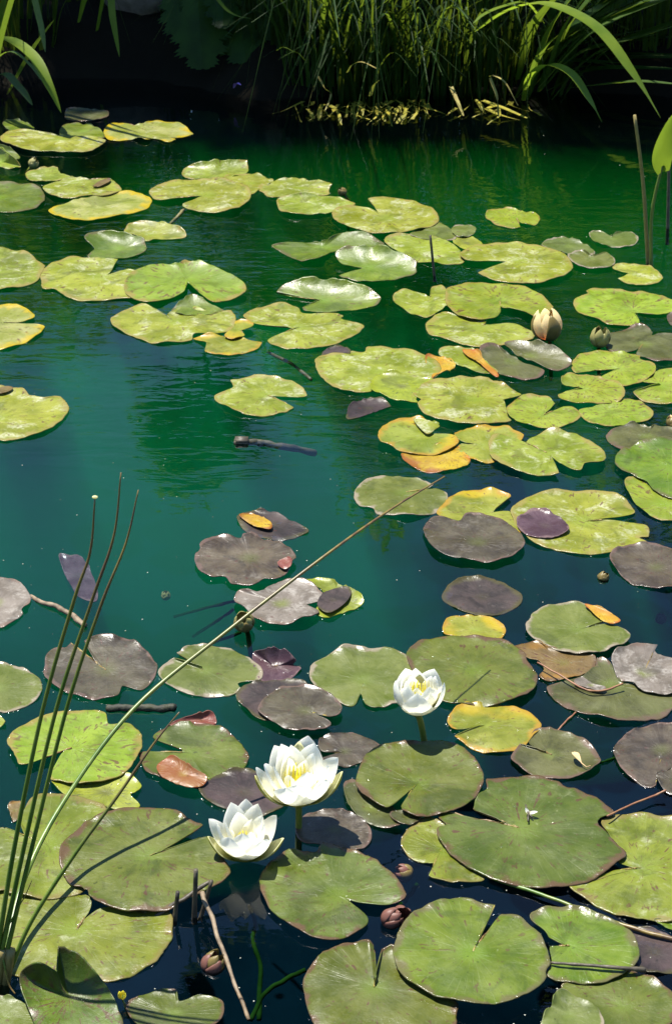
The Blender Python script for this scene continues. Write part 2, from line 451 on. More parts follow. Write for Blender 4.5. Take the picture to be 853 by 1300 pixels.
def tree(loc, trunk_pts, limbs, blobs, n, size, mat, label, seed, name="tree", cat="tree", group=None, rad=0.08):
    rng = random.Random(seed)
    root = tag(empty(name, loc), label, cat, group)
    L = Vector(loc)
    t = MB()
    pts = catmull([Vector(p) for p in trunk_pts], 6)
    k = len(pts)
    t.tube(pts, [rad * (1 - 0.65 * i / k) for i in range(k)], 10)
    for lp in limbs:
        pp = catmull([Vector(p) for p in lp], 5)
        t.tube(pp, [rad * 0.42 * (1 - 0.75 * i / len(pp)) for i in range(len(pp))], 7)
    mesh_obj("trunk", t.v, t.f, bark, root)
    c = leaf_cloud(rng, blobs, n, size)
    mesh_obj("crown", c.v, c.f, mat, root, smooth=False)
    return root

# the tree whose crown shades the far bank
rng = random.Random(5)
blobs = []
for i in range(36):
    x = rng.uniform(-3.5, 0.9); y = rng.uniform(6.85, 8.15)
    blobs.append(((x + 2.9, y - 9.1, rng.uniform(5.1, 6.0)), (rng.uniform(0.38, 0.62), rng.uniform(0.34, 0.5), rng.uniform(0.25, 0.4))))
tree((-2.9, 9.1, 0.3), [(0, 0, -0.1), (0.1, -0.2, 1.8), (0.25, -0.4, 3.7), (0.4, -0.7, 5.1), (0.8, -1.1, 5.7)],
     [[(0.33, -0.6, 4.5), (1.3, -1.1, 5.1), (2.4, -1.4, 5.4), (3.4, -1.5, 5.5)], [(0.25, -0.4, 3.7), (-0.1, -0.9, 4.7), (0.2, -1.6, 5.3)],
      [(0.4, -0.7, 5.1), (1.5, -1.6, 5.5), (2.6, -1.8, 5.6)]],
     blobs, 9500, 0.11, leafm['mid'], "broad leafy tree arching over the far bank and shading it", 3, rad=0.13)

# lit shrubs behind the bank: they are what the water mirrors
spots = [(-3.3, 9.0, 1.0, 2.2), (-2.2, 8.8, 0.8, 2.25), (-1.4, 9.05, 0.75, 2.15), (-0.2, 9.05, 0.8, 2.1), (0.6, 8.85, 0.75, 2.55), (1.4, 9.0, 0.8, 2.9),
         (2.3, 8.8, 0.85, 2.7), (3.4, 9.1, 1.0, 2.4)]
lab = ["first", "second", "third", "fourth", "fifth", "sixth", "seventh", "eighth"]
for i, (x, y, w, h) in enumerate(spots):
    rng = random.Random(40 + i)
    bl = [((rng.uniform(-w, w) * 0.6, rng.uniform(-0.3, 0.3), rng.uniform(0.15, 0.88) * h), (w * rng.uniform(0.35, 0.6), 0.4, h * rng.uniform(0.14, 0.26))) for _ in range(13)]
    tree((x, y, 0.3), [(0, 0, -0.1), (0.05, 0, h * 0.4), (0, 0.05, h * 0.8)], [[(0, 0, h * 0.2), (w * 0.4, 0, h * 0.6)], [(0, 0, h * 0.25), (-w * 0.4, 0.1, h * 0.65)]],
         bl, 3600, 0.06, leafm['hedge'], "leafy shrub behind the far bank, %s of the row from the left" % lab[i], 60 + i,
         "shrub", "shrub", "shrubs behind the far bank", 0.03)
rng = random.Random(3)
tree((-0.62, 8.75, 0.3), [(0, 0, -0.1), (0.02, 0, 1.2), (0.0, 0.0, 2.4)], [[(0.0, 0, 2.0), (0.2, 0, 2.35)], [(0, 0, 2.05), (-0.18, 0, 2.3)]],
     [((rng.uniform(-0.20, 0.20), rng.uniform(-0.15, 0.15), 2.22 + rng.uniform(-0.22, 0.26)), (0.17, 0.14, 0.12)) for _ in range(10)], 2200, 0.06, leafm['lime'],
     "slender young tree with a round crown, mirrored in the open water", 9, "sapling", "tree", None, 0.02)

# boulder in the shade at the left of the bank
mb = MB()
rows, cols = 14, 22
bc = V(178, 40, 6.15)
for j in range(rows + 1):
    for i in range(cols):
        th, ph = math.pi * j / rows, 2 * math.pi * i / cols
        d = Vector((math.sin(th) * math.cos(ph), math.sin(th) * math.sin(ph), math.cos(th)))
        k = 1 + 0.22 * noise.noise(d * 1.4 + Vector((3, 1, 2))) + 0.08 * noise.noise(d * 5)
        mb.v.append(Vector((d.x * 0.13 * k, d.y * 0.12 * k, d.z * 0.10 * k)))
mb.f = [(j * cols + i, j * cols + (i + 1) % cols, (j + 1) * cols + (i + 1) % cols, (j + 1) * cols + i) for j in range(rows) for i in range(cols)]
stone = simple_mat("stone", (0.10, 0.085, 0.065), (0.20, 0.17, 0.14), 25, 0.9, bump=0.7)
tag(mesh_obj("boulder", mb.v, mb.f, stone, loc=(bc.x, bc.y, ground_z(bc.x, bc.y) + 0.05)), "brown boulder in deep shade on the far bank at the left", "boulder")

def grass(loc, n, hgt, spread, mat, label, seed, width=0.006, lean=(0, 0), droop=0.5, group="grass tufts on the far bank", name="grass_tuft", cat="grass"):
    rng = random.Random(seed)
    mb = MB()
    for _ in range(int(n * 0.5)):
        a = rng.uniform(0, 6.28)
        b = Vector((math.cos(a), math.sin(a) * 0.7, 0)) * (rng.random() ** 0.7) * spread
        H = hgt * rng.uniform(0.45, 1.1)
        out = Vector((math.cos(a) * 1.3 + lean[0] + rng.gauss(0, 0.4), math.sin(a) + lean[1] - 0.2 + rng.gauss(0, 0.3), 0)) * rng.uniform(0.1, 1.7) * H * droop
        tipz = H * rng.uniform(0.35, 1.0) if rng.random() < 0.7 else H * rng.uniform(-0.05, 0.3)
        pts = catmull([b, b + out * 0.2 + Vector((0, 0, H * 0.55)), b + out * 0.65 + Vector((0, 0, H * 0.92)), b + out * 1.25 + Vector((0, 0, tipz))], 4)
        k = len(pts)
        w = width * rng.choice((0.5, 0.7, 0.9, 1.2, 1.9))
        mb.ribbon(pts, [w * (1 - (i / (k - 1)) ** 2) + 0.0006 for i in range(k)])
    o = mesh_obj(name, mb.v, mb.f, mat, loc=loc, smooth=False)
    return tag(o, label, cat, group)

gspec = [  # photo x, world y, blades, height, spread, material, label
    (300, 5.90, 90, 0.28, 0.10, 'dark', "low dark grass tuft under the lobed leaves"),
    (352, 5.78, 130, 0.34, 0.11, 'dark', "grass tuft right of the lobed leaves, thin curled blade tips"),
    (405, 5.72, 150, 0.42, 0.12, 'mid', "tall grass tuft behind the two bent straws"),
    (455, 5.68, 170, 0.46, 0.12, 'dark', "dense upright grass tuft behind the middle of the yellow weed"),
    (505, 5.72, 150, 0.44, 0.12, 'mid', "grass tuft behind the right end of the yellow weed"),
    (555, 5.74, 150, 0.42, 0.13, 'dark', "shaded grass tuft right of the yellow weed"),
    (602, 5.76, 160, 0.40, 0.13, 'mid', "grass tuft with sunlit tips, left of the arching iris leaf"),
    (645, 5.78, 140, 0.40, 0.12, 'dark', "dark grass tuft at the foot of the iris fan"),
    (430, 6.05, 160, 0.55, 0.20, 'dark', "back row grass tuft above the yellow weed"),
    (550, 6.10, 160, 0.55, 0.22, 'dark', "back row grass tuft between the weed and the iris fan"),
    (335, 6.15, 140, 0.45, 0.20, 'dark', "back row grass tuft above the lobed leaves"),
    (690, 6.15, 140, 0.50, 0.20, 'dark', "back row grass tuft behind the iris fan"),
    (800, 6.05, 130, 0.40, 0.22, 'dark', "back row grass tuft in the right corner"),
    (20, 5.95, 120, 0.36, 0.14, 'dark', "dark grass tuft behind the bright strap leaf at the left edge"),
    (215, 6.10, 110, 0.30, 0.12, 'dark', "sparse grass tuft right of the boulder"),
    (120, 6.35, 120, 0.35, 0.16, 'dark', "sparse grass tuft left of the boulder, deep shade"),
    (760, 5.85, 120, 0.32, 0.14, 'dark', "dark grass tuft under the arching iris leaves at the right"),
    (835, 5.80, 120, 0.30, 0.14, 'dark', "dark grass tuft at the right edge beside the lime leaf"),
    (60, 6.25, 130, 0.40, 0.20, 'dark', "back row grass tuft in the left corner"),
]
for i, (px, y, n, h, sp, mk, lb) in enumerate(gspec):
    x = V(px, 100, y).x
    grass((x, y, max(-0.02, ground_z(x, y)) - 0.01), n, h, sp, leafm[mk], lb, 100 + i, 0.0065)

def blade_plant(name, label, cat, base, leaves, mat, group=None):
    """leaves: list of (pixel path with y depth, width in m)"""
    root = tag(empty(name, base), label, cat, group)
    for path, w, mk in leaves:
        pts = catmull([Vector(q) for q in path], 6)
        k = len(pts)
        mb = MB()
        side = (pts[-1] - pts[0]).cross(Vector((0, -0.35, 1)))
        mb.ribbon(pts, [w * min(1, 0.30 + 1.6 * i / k) * (1 - (i / (k - 1)) ** 4) ** 0.8 + 0.001 for i in range(k)], 0.22)
        mesh_obj("leaf", [v - root.location for v in mb.v], mb.f, leafm[mk], root)
    return root

def pix(*a):
    return [V(x, y, d) for x, y, d in a]

# iris fan at the right, with the two arching leaves that reach the water
fan = []
rng = random.Random(21)
for i in range(34):
    bx = rng.uniform(650, 725); by = rng.uniform(98, 132)
    tx = rng.uniform(715, 930); ty = rng.uniform(-110, 95)
    d = rng.uniform(5.55, 5.9)
    fan.append((pix((bx, by, d), ((bx * 2 + tx) / 3, by * .55 + ty * .45 - 14, d - 0.05), (tx, ty, d - rng.uniform(0.0, 0.15))), rng.uniform(0.034, 0.060), 'mid' if rng.random() < 0.6 else 'iris'))
base = V(690, 125, 5.66)
blade_plant("iris_clump", "iris with a fan of long dark sword leaves sweeping to the upper right", "iris", (base.x, base.y, 0.02), fan, leafm['iris'])
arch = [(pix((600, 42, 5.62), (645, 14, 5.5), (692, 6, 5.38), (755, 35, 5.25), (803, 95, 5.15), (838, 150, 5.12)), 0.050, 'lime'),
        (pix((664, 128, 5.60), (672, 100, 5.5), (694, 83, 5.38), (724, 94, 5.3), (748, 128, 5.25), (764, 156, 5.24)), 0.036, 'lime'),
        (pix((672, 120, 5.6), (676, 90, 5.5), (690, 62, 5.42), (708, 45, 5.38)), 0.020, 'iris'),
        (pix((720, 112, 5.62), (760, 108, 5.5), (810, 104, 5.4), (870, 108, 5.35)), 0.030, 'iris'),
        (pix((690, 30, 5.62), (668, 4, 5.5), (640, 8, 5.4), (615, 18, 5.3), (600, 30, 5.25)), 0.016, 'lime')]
blade_plant("iris_clump", "iris with two sunlit broad leaves arching down to the water", "iris", (base.x - 0.07, base.y - 0.05, 0.02), arch, leafm['iris'])
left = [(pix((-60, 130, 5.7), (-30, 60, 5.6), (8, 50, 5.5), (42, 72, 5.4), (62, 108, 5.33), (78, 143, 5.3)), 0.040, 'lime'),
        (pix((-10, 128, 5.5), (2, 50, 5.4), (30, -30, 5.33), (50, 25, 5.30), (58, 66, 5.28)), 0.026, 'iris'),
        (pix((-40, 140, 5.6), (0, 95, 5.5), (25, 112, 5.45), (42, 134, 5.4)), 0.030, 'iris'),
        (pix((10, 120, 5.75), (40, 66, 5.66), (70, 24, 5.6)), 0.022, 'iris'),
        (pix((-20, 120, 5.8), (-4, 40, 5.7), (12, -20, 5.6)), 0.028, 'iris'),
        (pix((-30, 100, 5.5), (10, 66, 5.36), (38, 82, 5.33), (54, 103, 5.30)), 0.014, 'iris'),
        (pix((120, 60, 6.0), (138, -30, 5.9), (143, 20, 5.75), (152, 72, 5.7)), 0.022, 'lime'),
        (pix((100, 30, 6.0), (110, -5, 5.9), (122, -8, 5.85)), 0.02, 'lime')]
for k_ in (1, 2, 3):  # added blades out of view, arching over to cast stripes on the pad
    ox, oy = (-0.10, 0.06, 0.20, 0.12, 0.0)[k_], (0.02, -0.03, 0.0, 0.10, -0.08)[k_]
    left.append(([Vector((-1.22 + ox * 0.3, 5.78, 0.02)), Vector((-1.10 + ox * 0.6, 5.62 + oy * .5, 0.42)), Vector((-0.95 + ox, 5.44 + oy, 0.62)), Vector((-0.78 + ox, 5.30 + oy, 0.58 - 0.02 * k_))], (0.022, 0.016, 0.020, 0.014, 0.018)[k_], 'iris'))
b2 = V(0, 135, 5.7)
blade_plant("iris_clump", "iris at the left with a bright strap leaf bending to the pads", "iris", (b2.x, b2.y, 0.02), left, leafm['iris'])

# plant with broad lobed leaves hanging over the shade
def lobed_leaf(parent, base, tip, width, nlobes=5):
    base, tip = Vector(base), Vector(tip)
    ax = tip - base; L = ax.length; d = ax.normalized()
    side = d.cross(Vector((0, -1, 0.25))).normalized()
    nrm = side.cross(d)
    edge = []
    N = 44
    for i in range(N + 1):
        t = i / N
        env = math.sin(math.pi * min(1, t * 0.92 + 0.05)) ** 0.75
        lob = 0.60 + 0.40 * abs(math.sin(math.pi * nlobes * t)) ** 0.7
        tooth = 1 + 0.12 * ((i % 2) * 2 - 1)
        edge.append((t, width / 2 * env * lob * tooth))
    verts, faces = [], []
    for (t, w) in edge:
        c = base + d * (L * t) - nrm * (0.04 * t * t)
        verts += [c - side * w + d * w * 0.35 - nrm * w * 0.25, c, c + side * w + d * w * 0.35 - nrm * w * 0.25]
    for i in range(N):
        j = i * 3
        faces += [(j, j + 1, j + 4, j + 3), (j + 1, j + 2, j + 5, j + 4)]
    mesh_obj("leaf", [v - parent.location for v in verts], faces, leafm['mid'], parent, smooth=False)
b3 = V(275, 60, 6.05)
lob = tag(empty("lobed_plant", (b3.x, b3.y, 0.12)), "plant with broad lobed toothed leaves drooping in the shade", "plant")
for (a, b, w) in [((250, -20, 5.85), (256, 80, 5.7), 0.17), ((300, -15, 5.9), (310, 68, 5.72), 0.19), ((335, -25, 5.9), (350, 40, 5.75), 0.14), ((222, -30, 5.95), (232, 45, 5.8), 0.13), ((285, -40, 5.95), (282, 20, 5.7), 0.12)]:
    lobed_leaf(lob, V(*a), V(*b), w)
stem = MB()
for a in [(250, -20, 5.85), (300, -15, 5.9), (335, -25, 5.9), (222, -30, 5.95), (285, -40, 5.95)]:
    stem.tube(catmull([Vector((b3.x, b3.y, 0.1)), (Vector((b3.x, b3.y, 0.35)) + V(*a)) / 2, V(*a)], 5), 0.004, 6)
mesh_obj("stem", [v - lob.location for v in stem.v], stem.f, leafm['dark'], lob)

# one lit yellow-green blade in front of the lobed plant
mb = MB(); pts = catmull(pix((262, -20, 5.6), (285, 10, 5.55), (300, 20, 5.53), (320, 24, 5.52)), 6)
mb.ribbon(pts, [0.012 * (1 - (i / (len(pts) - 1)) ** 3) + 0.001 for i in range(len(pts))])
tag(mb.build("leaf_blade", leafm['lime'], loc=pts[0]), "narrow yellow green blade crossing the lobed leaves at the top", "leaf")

# yellow weed and dead straw on the waterline
def weed(name, label, x0, x1, n, seed, cat="water weed"):
    rng = random.Random(seed); mb = MB()
    for _ in range(n):
        px = rng.uniform(x0, x1); py = rng.uniform(126, 140)
        dx = rng.gauss(0, 17); dy = rng.uniform(5, 22)
        pts = catmull([P(px, py, 0.012), P(px + dx * .3 + rng.uniform(-4, 4), py + dy * .45, 0.012), P(px + dx * .7, py + dy * .8, 0.004), P(px + dx, py + dy, 0.0)], 4)
        w = rng.choice((0.005, 0.008, 0.012, 0.017))
        mb.ribbon(pts, [w * (0.55 + 0.45 * math.sin(4.0 * i / len(pts) + px)) * (1 - 0.5 * i / len(pts)) for i in range(len(pts))], 0.15)
    loc = P((x0 + x1) / 2, 140)
    return tag(mb.build(name, leafm['moss'], loc=loc, smooth=False), label, cat)
weed("yellow_weed", "clump of yellow floating weed below the upright grass", 435, 548, 60, 1)
weed("yellow_weed", "thin yellow weed left of the main clump on the waterline", 365, 430, 14, 2)
weed("yellow_weed", "sparse yellow weed under the arching iris leaf", 570, 680, 12, 3)
def straw(label, pth, w=0.008, mk='dry', cat="straw", group="dead straws bent over the waterline"):
    pts = catmull(pix(*pth), 6); mb = MB()
    mb.ribbon(pts, [w * (1 - 0.7 * (i / len(pts)) ** 2) for i in range(len(pts))], 0.2)
    tag(mb.build("straw", leafm[mk], loc=pts[0]), label, cat, group)
straw("dead straw bent in a sharp angle, left one of the pair", ((391, 138, 5.45), (396, 118, 5.45), (404, 97, 5.45)))
straw("dead straw leaning right from the bent pair", ((404, 97, 5.44), (412, 112, 5.43), (420, 120, 5.44), (413, 140, 5.4)))
straw("pale blade hooked over like a cane above the weed", ((441, 92, 5.46), (448, 82, 5.45), (460, 79, 5.43), (478, 87, 5.4)), 0.01)
straw("curved pale blade standing at the right of the yellow weed", ((470, 122, 5.45), (475, 108, 5.43), (486, 99, 5.41)), 0.01)
straw("bent pale straw pair member touching the water below the grass", ((632, 148, 5.3), (630, 122, 5.3), (622, 97, 5.32), (640, 104, 5.28), (657, 134, 5.26)), 0.011)
straw("short pale straw hanging over the water left of the bent pair", ((572, 110, 5.42), (580, 128, 5.36), (588, 147, 5.32)), 0.012)
straw("fine pale blade curling left in the shaded grass", ((390, 80, 5.5), (375, 66, 5.48), (356, 74, 5.46)), 0.006, 'lime')
straw("small pale blade lit among dark grass near the top", ((352, 64, 5.5), (360, 60, 5.48), (374, 66, 5.46)), 0.006, 'lime')
straw("yellow stalk floating slanted under the bent straws at the right", ((612, 128, 5.45), (640, 138, 5.38), (668, 150, 5.3)), 0.018, 'moss')
# ---------------------------------------------------------------- water lily pads
def parse(s):
    pts = []
    for tok in s.split():
        sharp = '*' in tok
        tok = tok.replace('*', '')
        h = 0.0
        if '^' in tok:
            tok, hh = tok.split('^'); h = float(hh) / 1000.0
        x, y = tok.split(',')
        pts.append((float(x), float(y), h, sharp))
    return pts

def outline(s, z):
    pts = parse(s)
    W = [(P(x, y, z + h), sh) for x, y, h, sh in pts]
    if not any(sh for _, sh in W):
        return catmull([w for w, _ in W], 8, True)
    k = next(i for i, w in enumerate(W) if w[1])
    W = W[k:] + W[:k] + [W[k]]
    out, seg = [], [W[0][0]]
    for w, sh in W[1:]:
        seg.append(w)
        if sh:
            out += catmull(seg, 8)[:-1]
            seg = [w]
    return out

m, nt, out = new_mat("water_bead"); t = NT(nt)
fr = nt.nodes.new("ShaderNodeFresnel"); fr.inputs[0].default_value = 1.333
nt.links.new(t.mixsh(fr.outputs[0], t.bsdf("Transparent", Color=(1, 1, 1)), t.bsdf("Glossy", Color=(1, 1, 1), Roughness=0.07)), out.inputs[0])
glint_m = m

RR = [0.0, 0.04, 0.15, 0.28, 0.42, 0.56, 0.69, 0.80, 0.885, 0.945, 0.98, 1.0]

def pad_mesh(name, mat, ctr, ol, z, loc, seed, parent=None, wav=0.0030, curl=0.0025, thick=0.0014):
    n = len(ol)
    so = Vector((seed * 1.37, seed * 0.71, 0.0))
    area = sum(ol[i].x * ol[(i + 1) % n].y - ol[(i + 1) % n].x * ol[i].y for i in range(n))
    if area < 0: ol = ol[::-1]
    # keep the outline star shaped about the centre, so that slits stay open and no face folds over
    pol = [((q - ctr).to_2d().length, math.atan2(q.y - ctr.y, q.x - ctr.x)) for q in ol]
    kmin = min(range(n), key=lambda i: pol[i][0])
    st = min(range(n), key=lambda i: math.cos(pol[i][1] - pol[kmin][1]) if pol[i][0] > 0.3 * max(p[0] for p in pol) else 9)
    ol = ol[st:] + ol[:st]; pol = pol[st:] + pol[:st]
    un = [pol[0][1]]
    for r_, a_ in pol[1:]:
        d_ = (a_ - un[-1] + math.pi) % (2 * math.pi) - math.pi
        un.append(un[-1] + d_)
    if abs(un[-1] - un[0]) > math.pi:
        blk = []
        for (r_, _), a_ in zip(pol, un):
            blk.append([a_ * r_, r_ + 1e-9, 1])
            while len(blk) > 1 and blk[-2][0] / blk[-2][1] > blk[-1][0] / blk[-1][1]:
                c_ = blk.pop(); blk[-1] = [blk[-1][i] + c_[i] for i in range(3)]
        mono = []
        for sw, w_, k_ in blk: mono += [sw / w_] * k_
        ol = [Vector((ctr.x + p_[0] * math.cos(a_), ctr.y + p_[0] * math.sin(a_), q.z)) for q, p_, a_ in zip(ol, pol, mono)]
    # ragged edge
    size = max((q - ctr).length for q in ol)
    rag = []
    rb_ = random.Random(seed * 7 + 1)
    bites = [(rb_.randrange(n), rb_.uniform(2.0, 5.0), rb_.uniform(0.02, 0.06)) for _ in range(rb_.choice((0, 0, 1, 1, 2)))] if n > 80 else []
    wav *= rb_.uniform(0.7, 1.7); curl *= rb_.uniform(0.5, 1.9)
    for qi, q in enumerate(ol):
        d = q - ctr
        bite = sum(dp * math.exp(-(min(abs(qi - b0), n - abs(qi - b0)) / wd) ** 4) for b0, wd, dp in bites)
        k = 1 - bite + 0.013 * noise.noise(q * 55 + so) + 0.009 * noise.noise(q * 170 + so)
        rag.append(Vector((ctr.x + d.x * k, ctr.y + d.y * k, q.z)))
    ol = rag
    Ls = [(q - ctr).to_2d().length for q in ol]
    loc_max = [max(Ls[(i + d) % n] for d in range(-14, 15)) for i in range(n)]
    rsc = [min(1.0, 1.18 * Ls[i] / loc_max[i]) for i in range(n)]
    verts, pad, faces = [], [], []
    for r in RR[1:]:
        for qi, q in enumerate(ol):
            d = q - ctr
            L = math.hypot(d.x, d.y) or 1e-6
            ca, sa = d.x / L, d.y / L
            qx, qy = ctr.x + d.x * r, ctr.y + d.y * r
            w = wav * (noise.noise(Vector((qx * 13, qy * 13, 0)) + so) * r ** 1.2 + 0.45 * noise.noise(Vector((qx * 34, qy * 34, 2)) + so) * r ** 0.7
                       + 0.35 * noise.noise(Vector((ca * 2.4, sa * 2.4, r)) + so) * r ** 1.5)
            c = curl * max(-0.25, noise.noise(Vector((ca * 1.8 + 9, sa * 1.8, 1)) + so) * 1.6) * r ** 9
            g = min(1.0, max(0.0, 0.35 + 1.9 * noise.noise(Vector((ca * 3.1, sa * 3.1, 7)) + so)))
            c += (0.0050 * max(0.0, sa) - 0.0024 * max(0.0, -sa)) * g * r ** 10 * min(1.0, size / 0.07)
            h = (q.z - z) * r ** 2.3
            rip = 0.0008 * noise.noise(Vector((ca * 9, sa * 9, r)) + so) * sm(0.86, 1.0, r) + 0.00005 * noise.noise(Vector((ca * 14, sa * 14, r * 2)) + so) * sm(0.1, 0.8, r)
            verts.append(Vector((ctr.x + d.x * r, ctr.y + d.y * r, z + h + w + c + rip - 0.0012 * (1 - r) ** 2)))
            pad.append((ca, sa, r * rsc[qi]))
    verts.append(Vector((ctr.x, ctr.y, z - 0.0014))); pad.append((1.0, 0.0, 0.0))
    m = len(RR) - 1
    cidx = m * n
    for i in range(n):
        i2 = (i + 1) % n
        faces.append((cidx, i, i2))
        for j in range(m - 1):
            faces.append((j * n + i, (j + 1) * n + i, (j + 1) * n + i2, j * n + i2))
    o = mesh_obj(name, [v - loc for v in verts], faces, [mat, under], parent, loc=None if parent else loc)
    a = o.data.attributes.new("pad", 'FLOAT_VECTOR', 'POINT')
    a.data.foreach_set("vector", [c for p in pad for c in p])
    if parent is None and z > 0.003:  # flat clear caps added mostly along the rim, shaped to catch sun glints
        rg = random.Random(seed)
        b = MB()
        for _ in range(int(10 + 230 * size)):
            q = ol[rg.randrange(n)]
            if q.z - z > 0.004: continue
            k = rg.choice((0.975, 0.99, 1.004, 1.01, 1.016, 1.02)) if rg.random() < 0.9 else rg.uniform(0.2, 0.9)
            rr = rg.choice((0.0009, 0.0013, 0.0020, 0.0030))
            c3 = Vector((ctr.x + (q.x - ctr.x) * k, ctr.y + (q.y - ctr.y) * k, (z + 0.0016) if k < 1 else 0.0004)) - loc
            vs = [c3 + Vector((0, 0, rr * 0.30))]
            for f_ in (0.5, 1.0):
                vs += [c3 + Vector((rr * f_ * math.cos(a * 1.0472), rr * f_ * 0.8 * math.sin(a * 1.0472), rr * 0.30 * (1 - f_ * f_))) for a in range(6)]
            fs = [(0, 1 + a, 1 + (a + 1) % 6) for a in range(6)] + [(1 + a, 7 + a, 7 + (a + 1) % 6, 1 + (a + 1) % 6) for a in range(6)]
            b.add(vs, fs)
        if b.v: tag(mesh_obj("glint_caps", b.v, b.f, glint_m, o), kind="stuff")
    s = o.modifiers.new("thickness", 'SOLIDIFY')
    s.thickness = thick; s.offset = -1; s.material_offset = 1; s.material_offset_rim = 0
    return o

PADS = 0
def pad(kind, layer, cx, cy, s, label, flaps=(), z=None, name="lily_pad", cat="lily pad", group="water lily pads", wav=0.0030, curl=0.003):
    global PADS
    PADS += 1
    zz = 0.0042 + 0.0052 * (layer - 1) if z is None else z
    ctr = P(cx, cy, zz)
    o = pad_mesh(name, M[kind], ctr, outline(s, zz), zz, ctr, PADS, None, wav, curl)
    tag(o, label, cat, group)
    for fk, fs in flaps:
        ol = outline(fs, zz + 0.006)
        c2 = sum(ol, Vector()) / len(ol)
        f = pad_mesh("folded_edge", M[fk], c2, ol, c2.z, ctr, PADS + 300, o, 0.001, 0.0)
    return o

# far left
pad('G', 2, 75, 176, "1,176 10,168 30,165 52,168 78,172 100,173 120,174 134,177 131,182 117,190 97,192 65,191 37,190 15,184", "wide flat pad at the far left, striped by grass shadows")
pad('B', 1, 105, 166, "80,160 100,156 117,159 130,167 132,175 107,176 78,172", "yellow green pad lobe tucked behind the shadow striped pad at the far left")
pad('B', 1, 25, 158, "4,156 10,152 25,153 43,160 40,165 20,166 8,161", "small shaded pad at the left edge below the bending strap leaf")
pad('O', 1, 110, 145, "83,143 90,138 115,139 136,141 137,147 120,152 95,152 84,150", "dark pad in bank shade, farthest of the pads at the left")
pad('E', 1, 188, 166, "132,167 138,159 150,156 160,155 168,159 183,158 196,153 208,154 225,157 241,165 245,169 228,173 213,173* 226,178 212,180 196,175 187,179 172,176 150,178 137,176", "ragged pad with a yellow left edge, alone at the end of the far left group")
pad('S', 1, 2, 205, "-20,195 -5,186^25 13,196^25 27,211 15,213 0,211 -15,208", "half folded pad at the left edge, dark olive with an upright flap", [('B', "-5,184^25 13,188^25 26,199^10 20,202^8 10,194^20")])
pad('G', 1, 62, 222, "33,223 37,218 57,213 74,212* 76,218 91,224 78,228 60,230 40,229", "small pale pad touching the top of a larger veined pad near the left edge")
pad('G', 2, 95, 230, "55,237 72,230 92,226 120,228 137,225 146,231 154,238 152,242 135,247 117,248 92,251 75,249 62,244", "veined pad with a scorched corner, above the yellow edged pad at left", [('N', "118,235 133,227 141,228 136,232 126,236")])
pad('B', 1, -2, 250, "-40,248 -20,235 0,232 30,234 50,238 57,246 56,256 45,264 20,268 0,268 -25,262", "bright smooth green pad cut by the left edge, upper of the four there")
pad('E', 1, 122, 260, "62,267 82,258 105,252 132,247 160,244 175,245 190,251 193,256 185,265 165,271 147,275 120,279 100,281 75,274", "pale pad with a broad golden yellow front edge, upper left")
pad('G', 1, 280, 219, "231,219 237,212^4 262,207^12 290,204^14 314,205^10* 315,213 314,219 295,224 275,225 252,227 235,225", "raised back pad of the overlapping trio in the upper middle")
pad('G', 1, 318, 232, "285,224 320,221 340,226 347,230 330,240 320,246 300,242", "right pad of the overlapping trio in the upper middle, mostly covered")
pad('G', 2, 262, 247, "190,244 197,236 217,230 247,227 266,228 272,226 292,228 312,237 319,246 315,256 302,264 280,268 255,267 234,262 232,259* 258,248* 235,250 215,253 197,252", "front pad of the overlapping trio in the upper middle, notch open to the left")
pad('G', 1, 380, 238, "327,239 335,232 350,229 370,228 385,228 415,231^6 422,234^8* 418,240 415,248 385,249 355,250 343,250 335,244", "pad with an upturned right tip, right of the overlapping trio")
pad('G', 2, 398, 258, "353,253 370,250 390,248 422,250 445,256 450,260 428,266 408,270 385,271 365,269 354,264", "pad lying in front of the one with the upturned tip, upper middle")
pad('G', 2, 490, 277, "421,272 427,265 447,263 468,265 481,271* 475,263 467,254* 487,251 515,254 540,261 553,269 557,278 552,284 530,291 503,295 475,295 450,288 430,281", "large flat pad in the upper middle with a small notch at its back left")
pad('B', 1, 410, 313, "345,312^6 358,309^8 380,308^5 398,309 412,305^8 432,296^15 447,294^18 467,297^15 480,304^8 486,311 455,315 425,319 407,325^10 387,330^6 372,327 357,321", "wavy two lobed pad behind the one with a white upturned edge, upper middle")
pad('B', 2, 467, 339, "427,318^16 445,312^24 470,312^26 495,316^26 525,327^20 528,340^6 527,347 500,354 465,356 440,352 430,348* 460,340* 437,336 428,327^6", "green pad with its back edge curled up into a white gleam, upper middle")
pad('B', 1, 410, 381, "351,369^6 360,360^15 385,354^22 412,354^25 440,357^25 465,364^22 477,371^18 483,379^10 477,388^3 460,392 422,395 390,394 384,391* 408,380* 377,377 357,373", "bowl shaped green pad with brown flecks on its upturned back rim, middle")
pad('G', 1, 380, 415, "309,401 320,394 340,388 360,387 378,390^3 384,396 402,398 430,399* 436,402 434,406 461,413 458,421 440,430 420,438 400,442 380,443 360,441 342,434 343,428 374,417* 340,414 320,410", "split pad directly below the bowl shaped pad, left notch, middle")
pad('G', 1, 485, 471, "401,457 410,451 440,449 445,444 462,446 467,439 487,440 520,446 550,456 560,467 555,476 540,482 500,480 480,490 472,497 447,497 425,491 407,477 401,465", "big whitish green pad in the middle, an olive pad laid over its front")
pad('K', 2, 510, 490, "470,489 472,480 487,475 512,476 550,482* 540,488 528,505 530,509 505,507 487,502 472,496", "blotched dark olive pad lying on the front of a big whitish pad, middle")
pad('R', 1, 568, 463, "540,452 562,454 578,463 565,472 555,475 547,478", "small plain yellow pad tip squeezed between two big pads, middle")
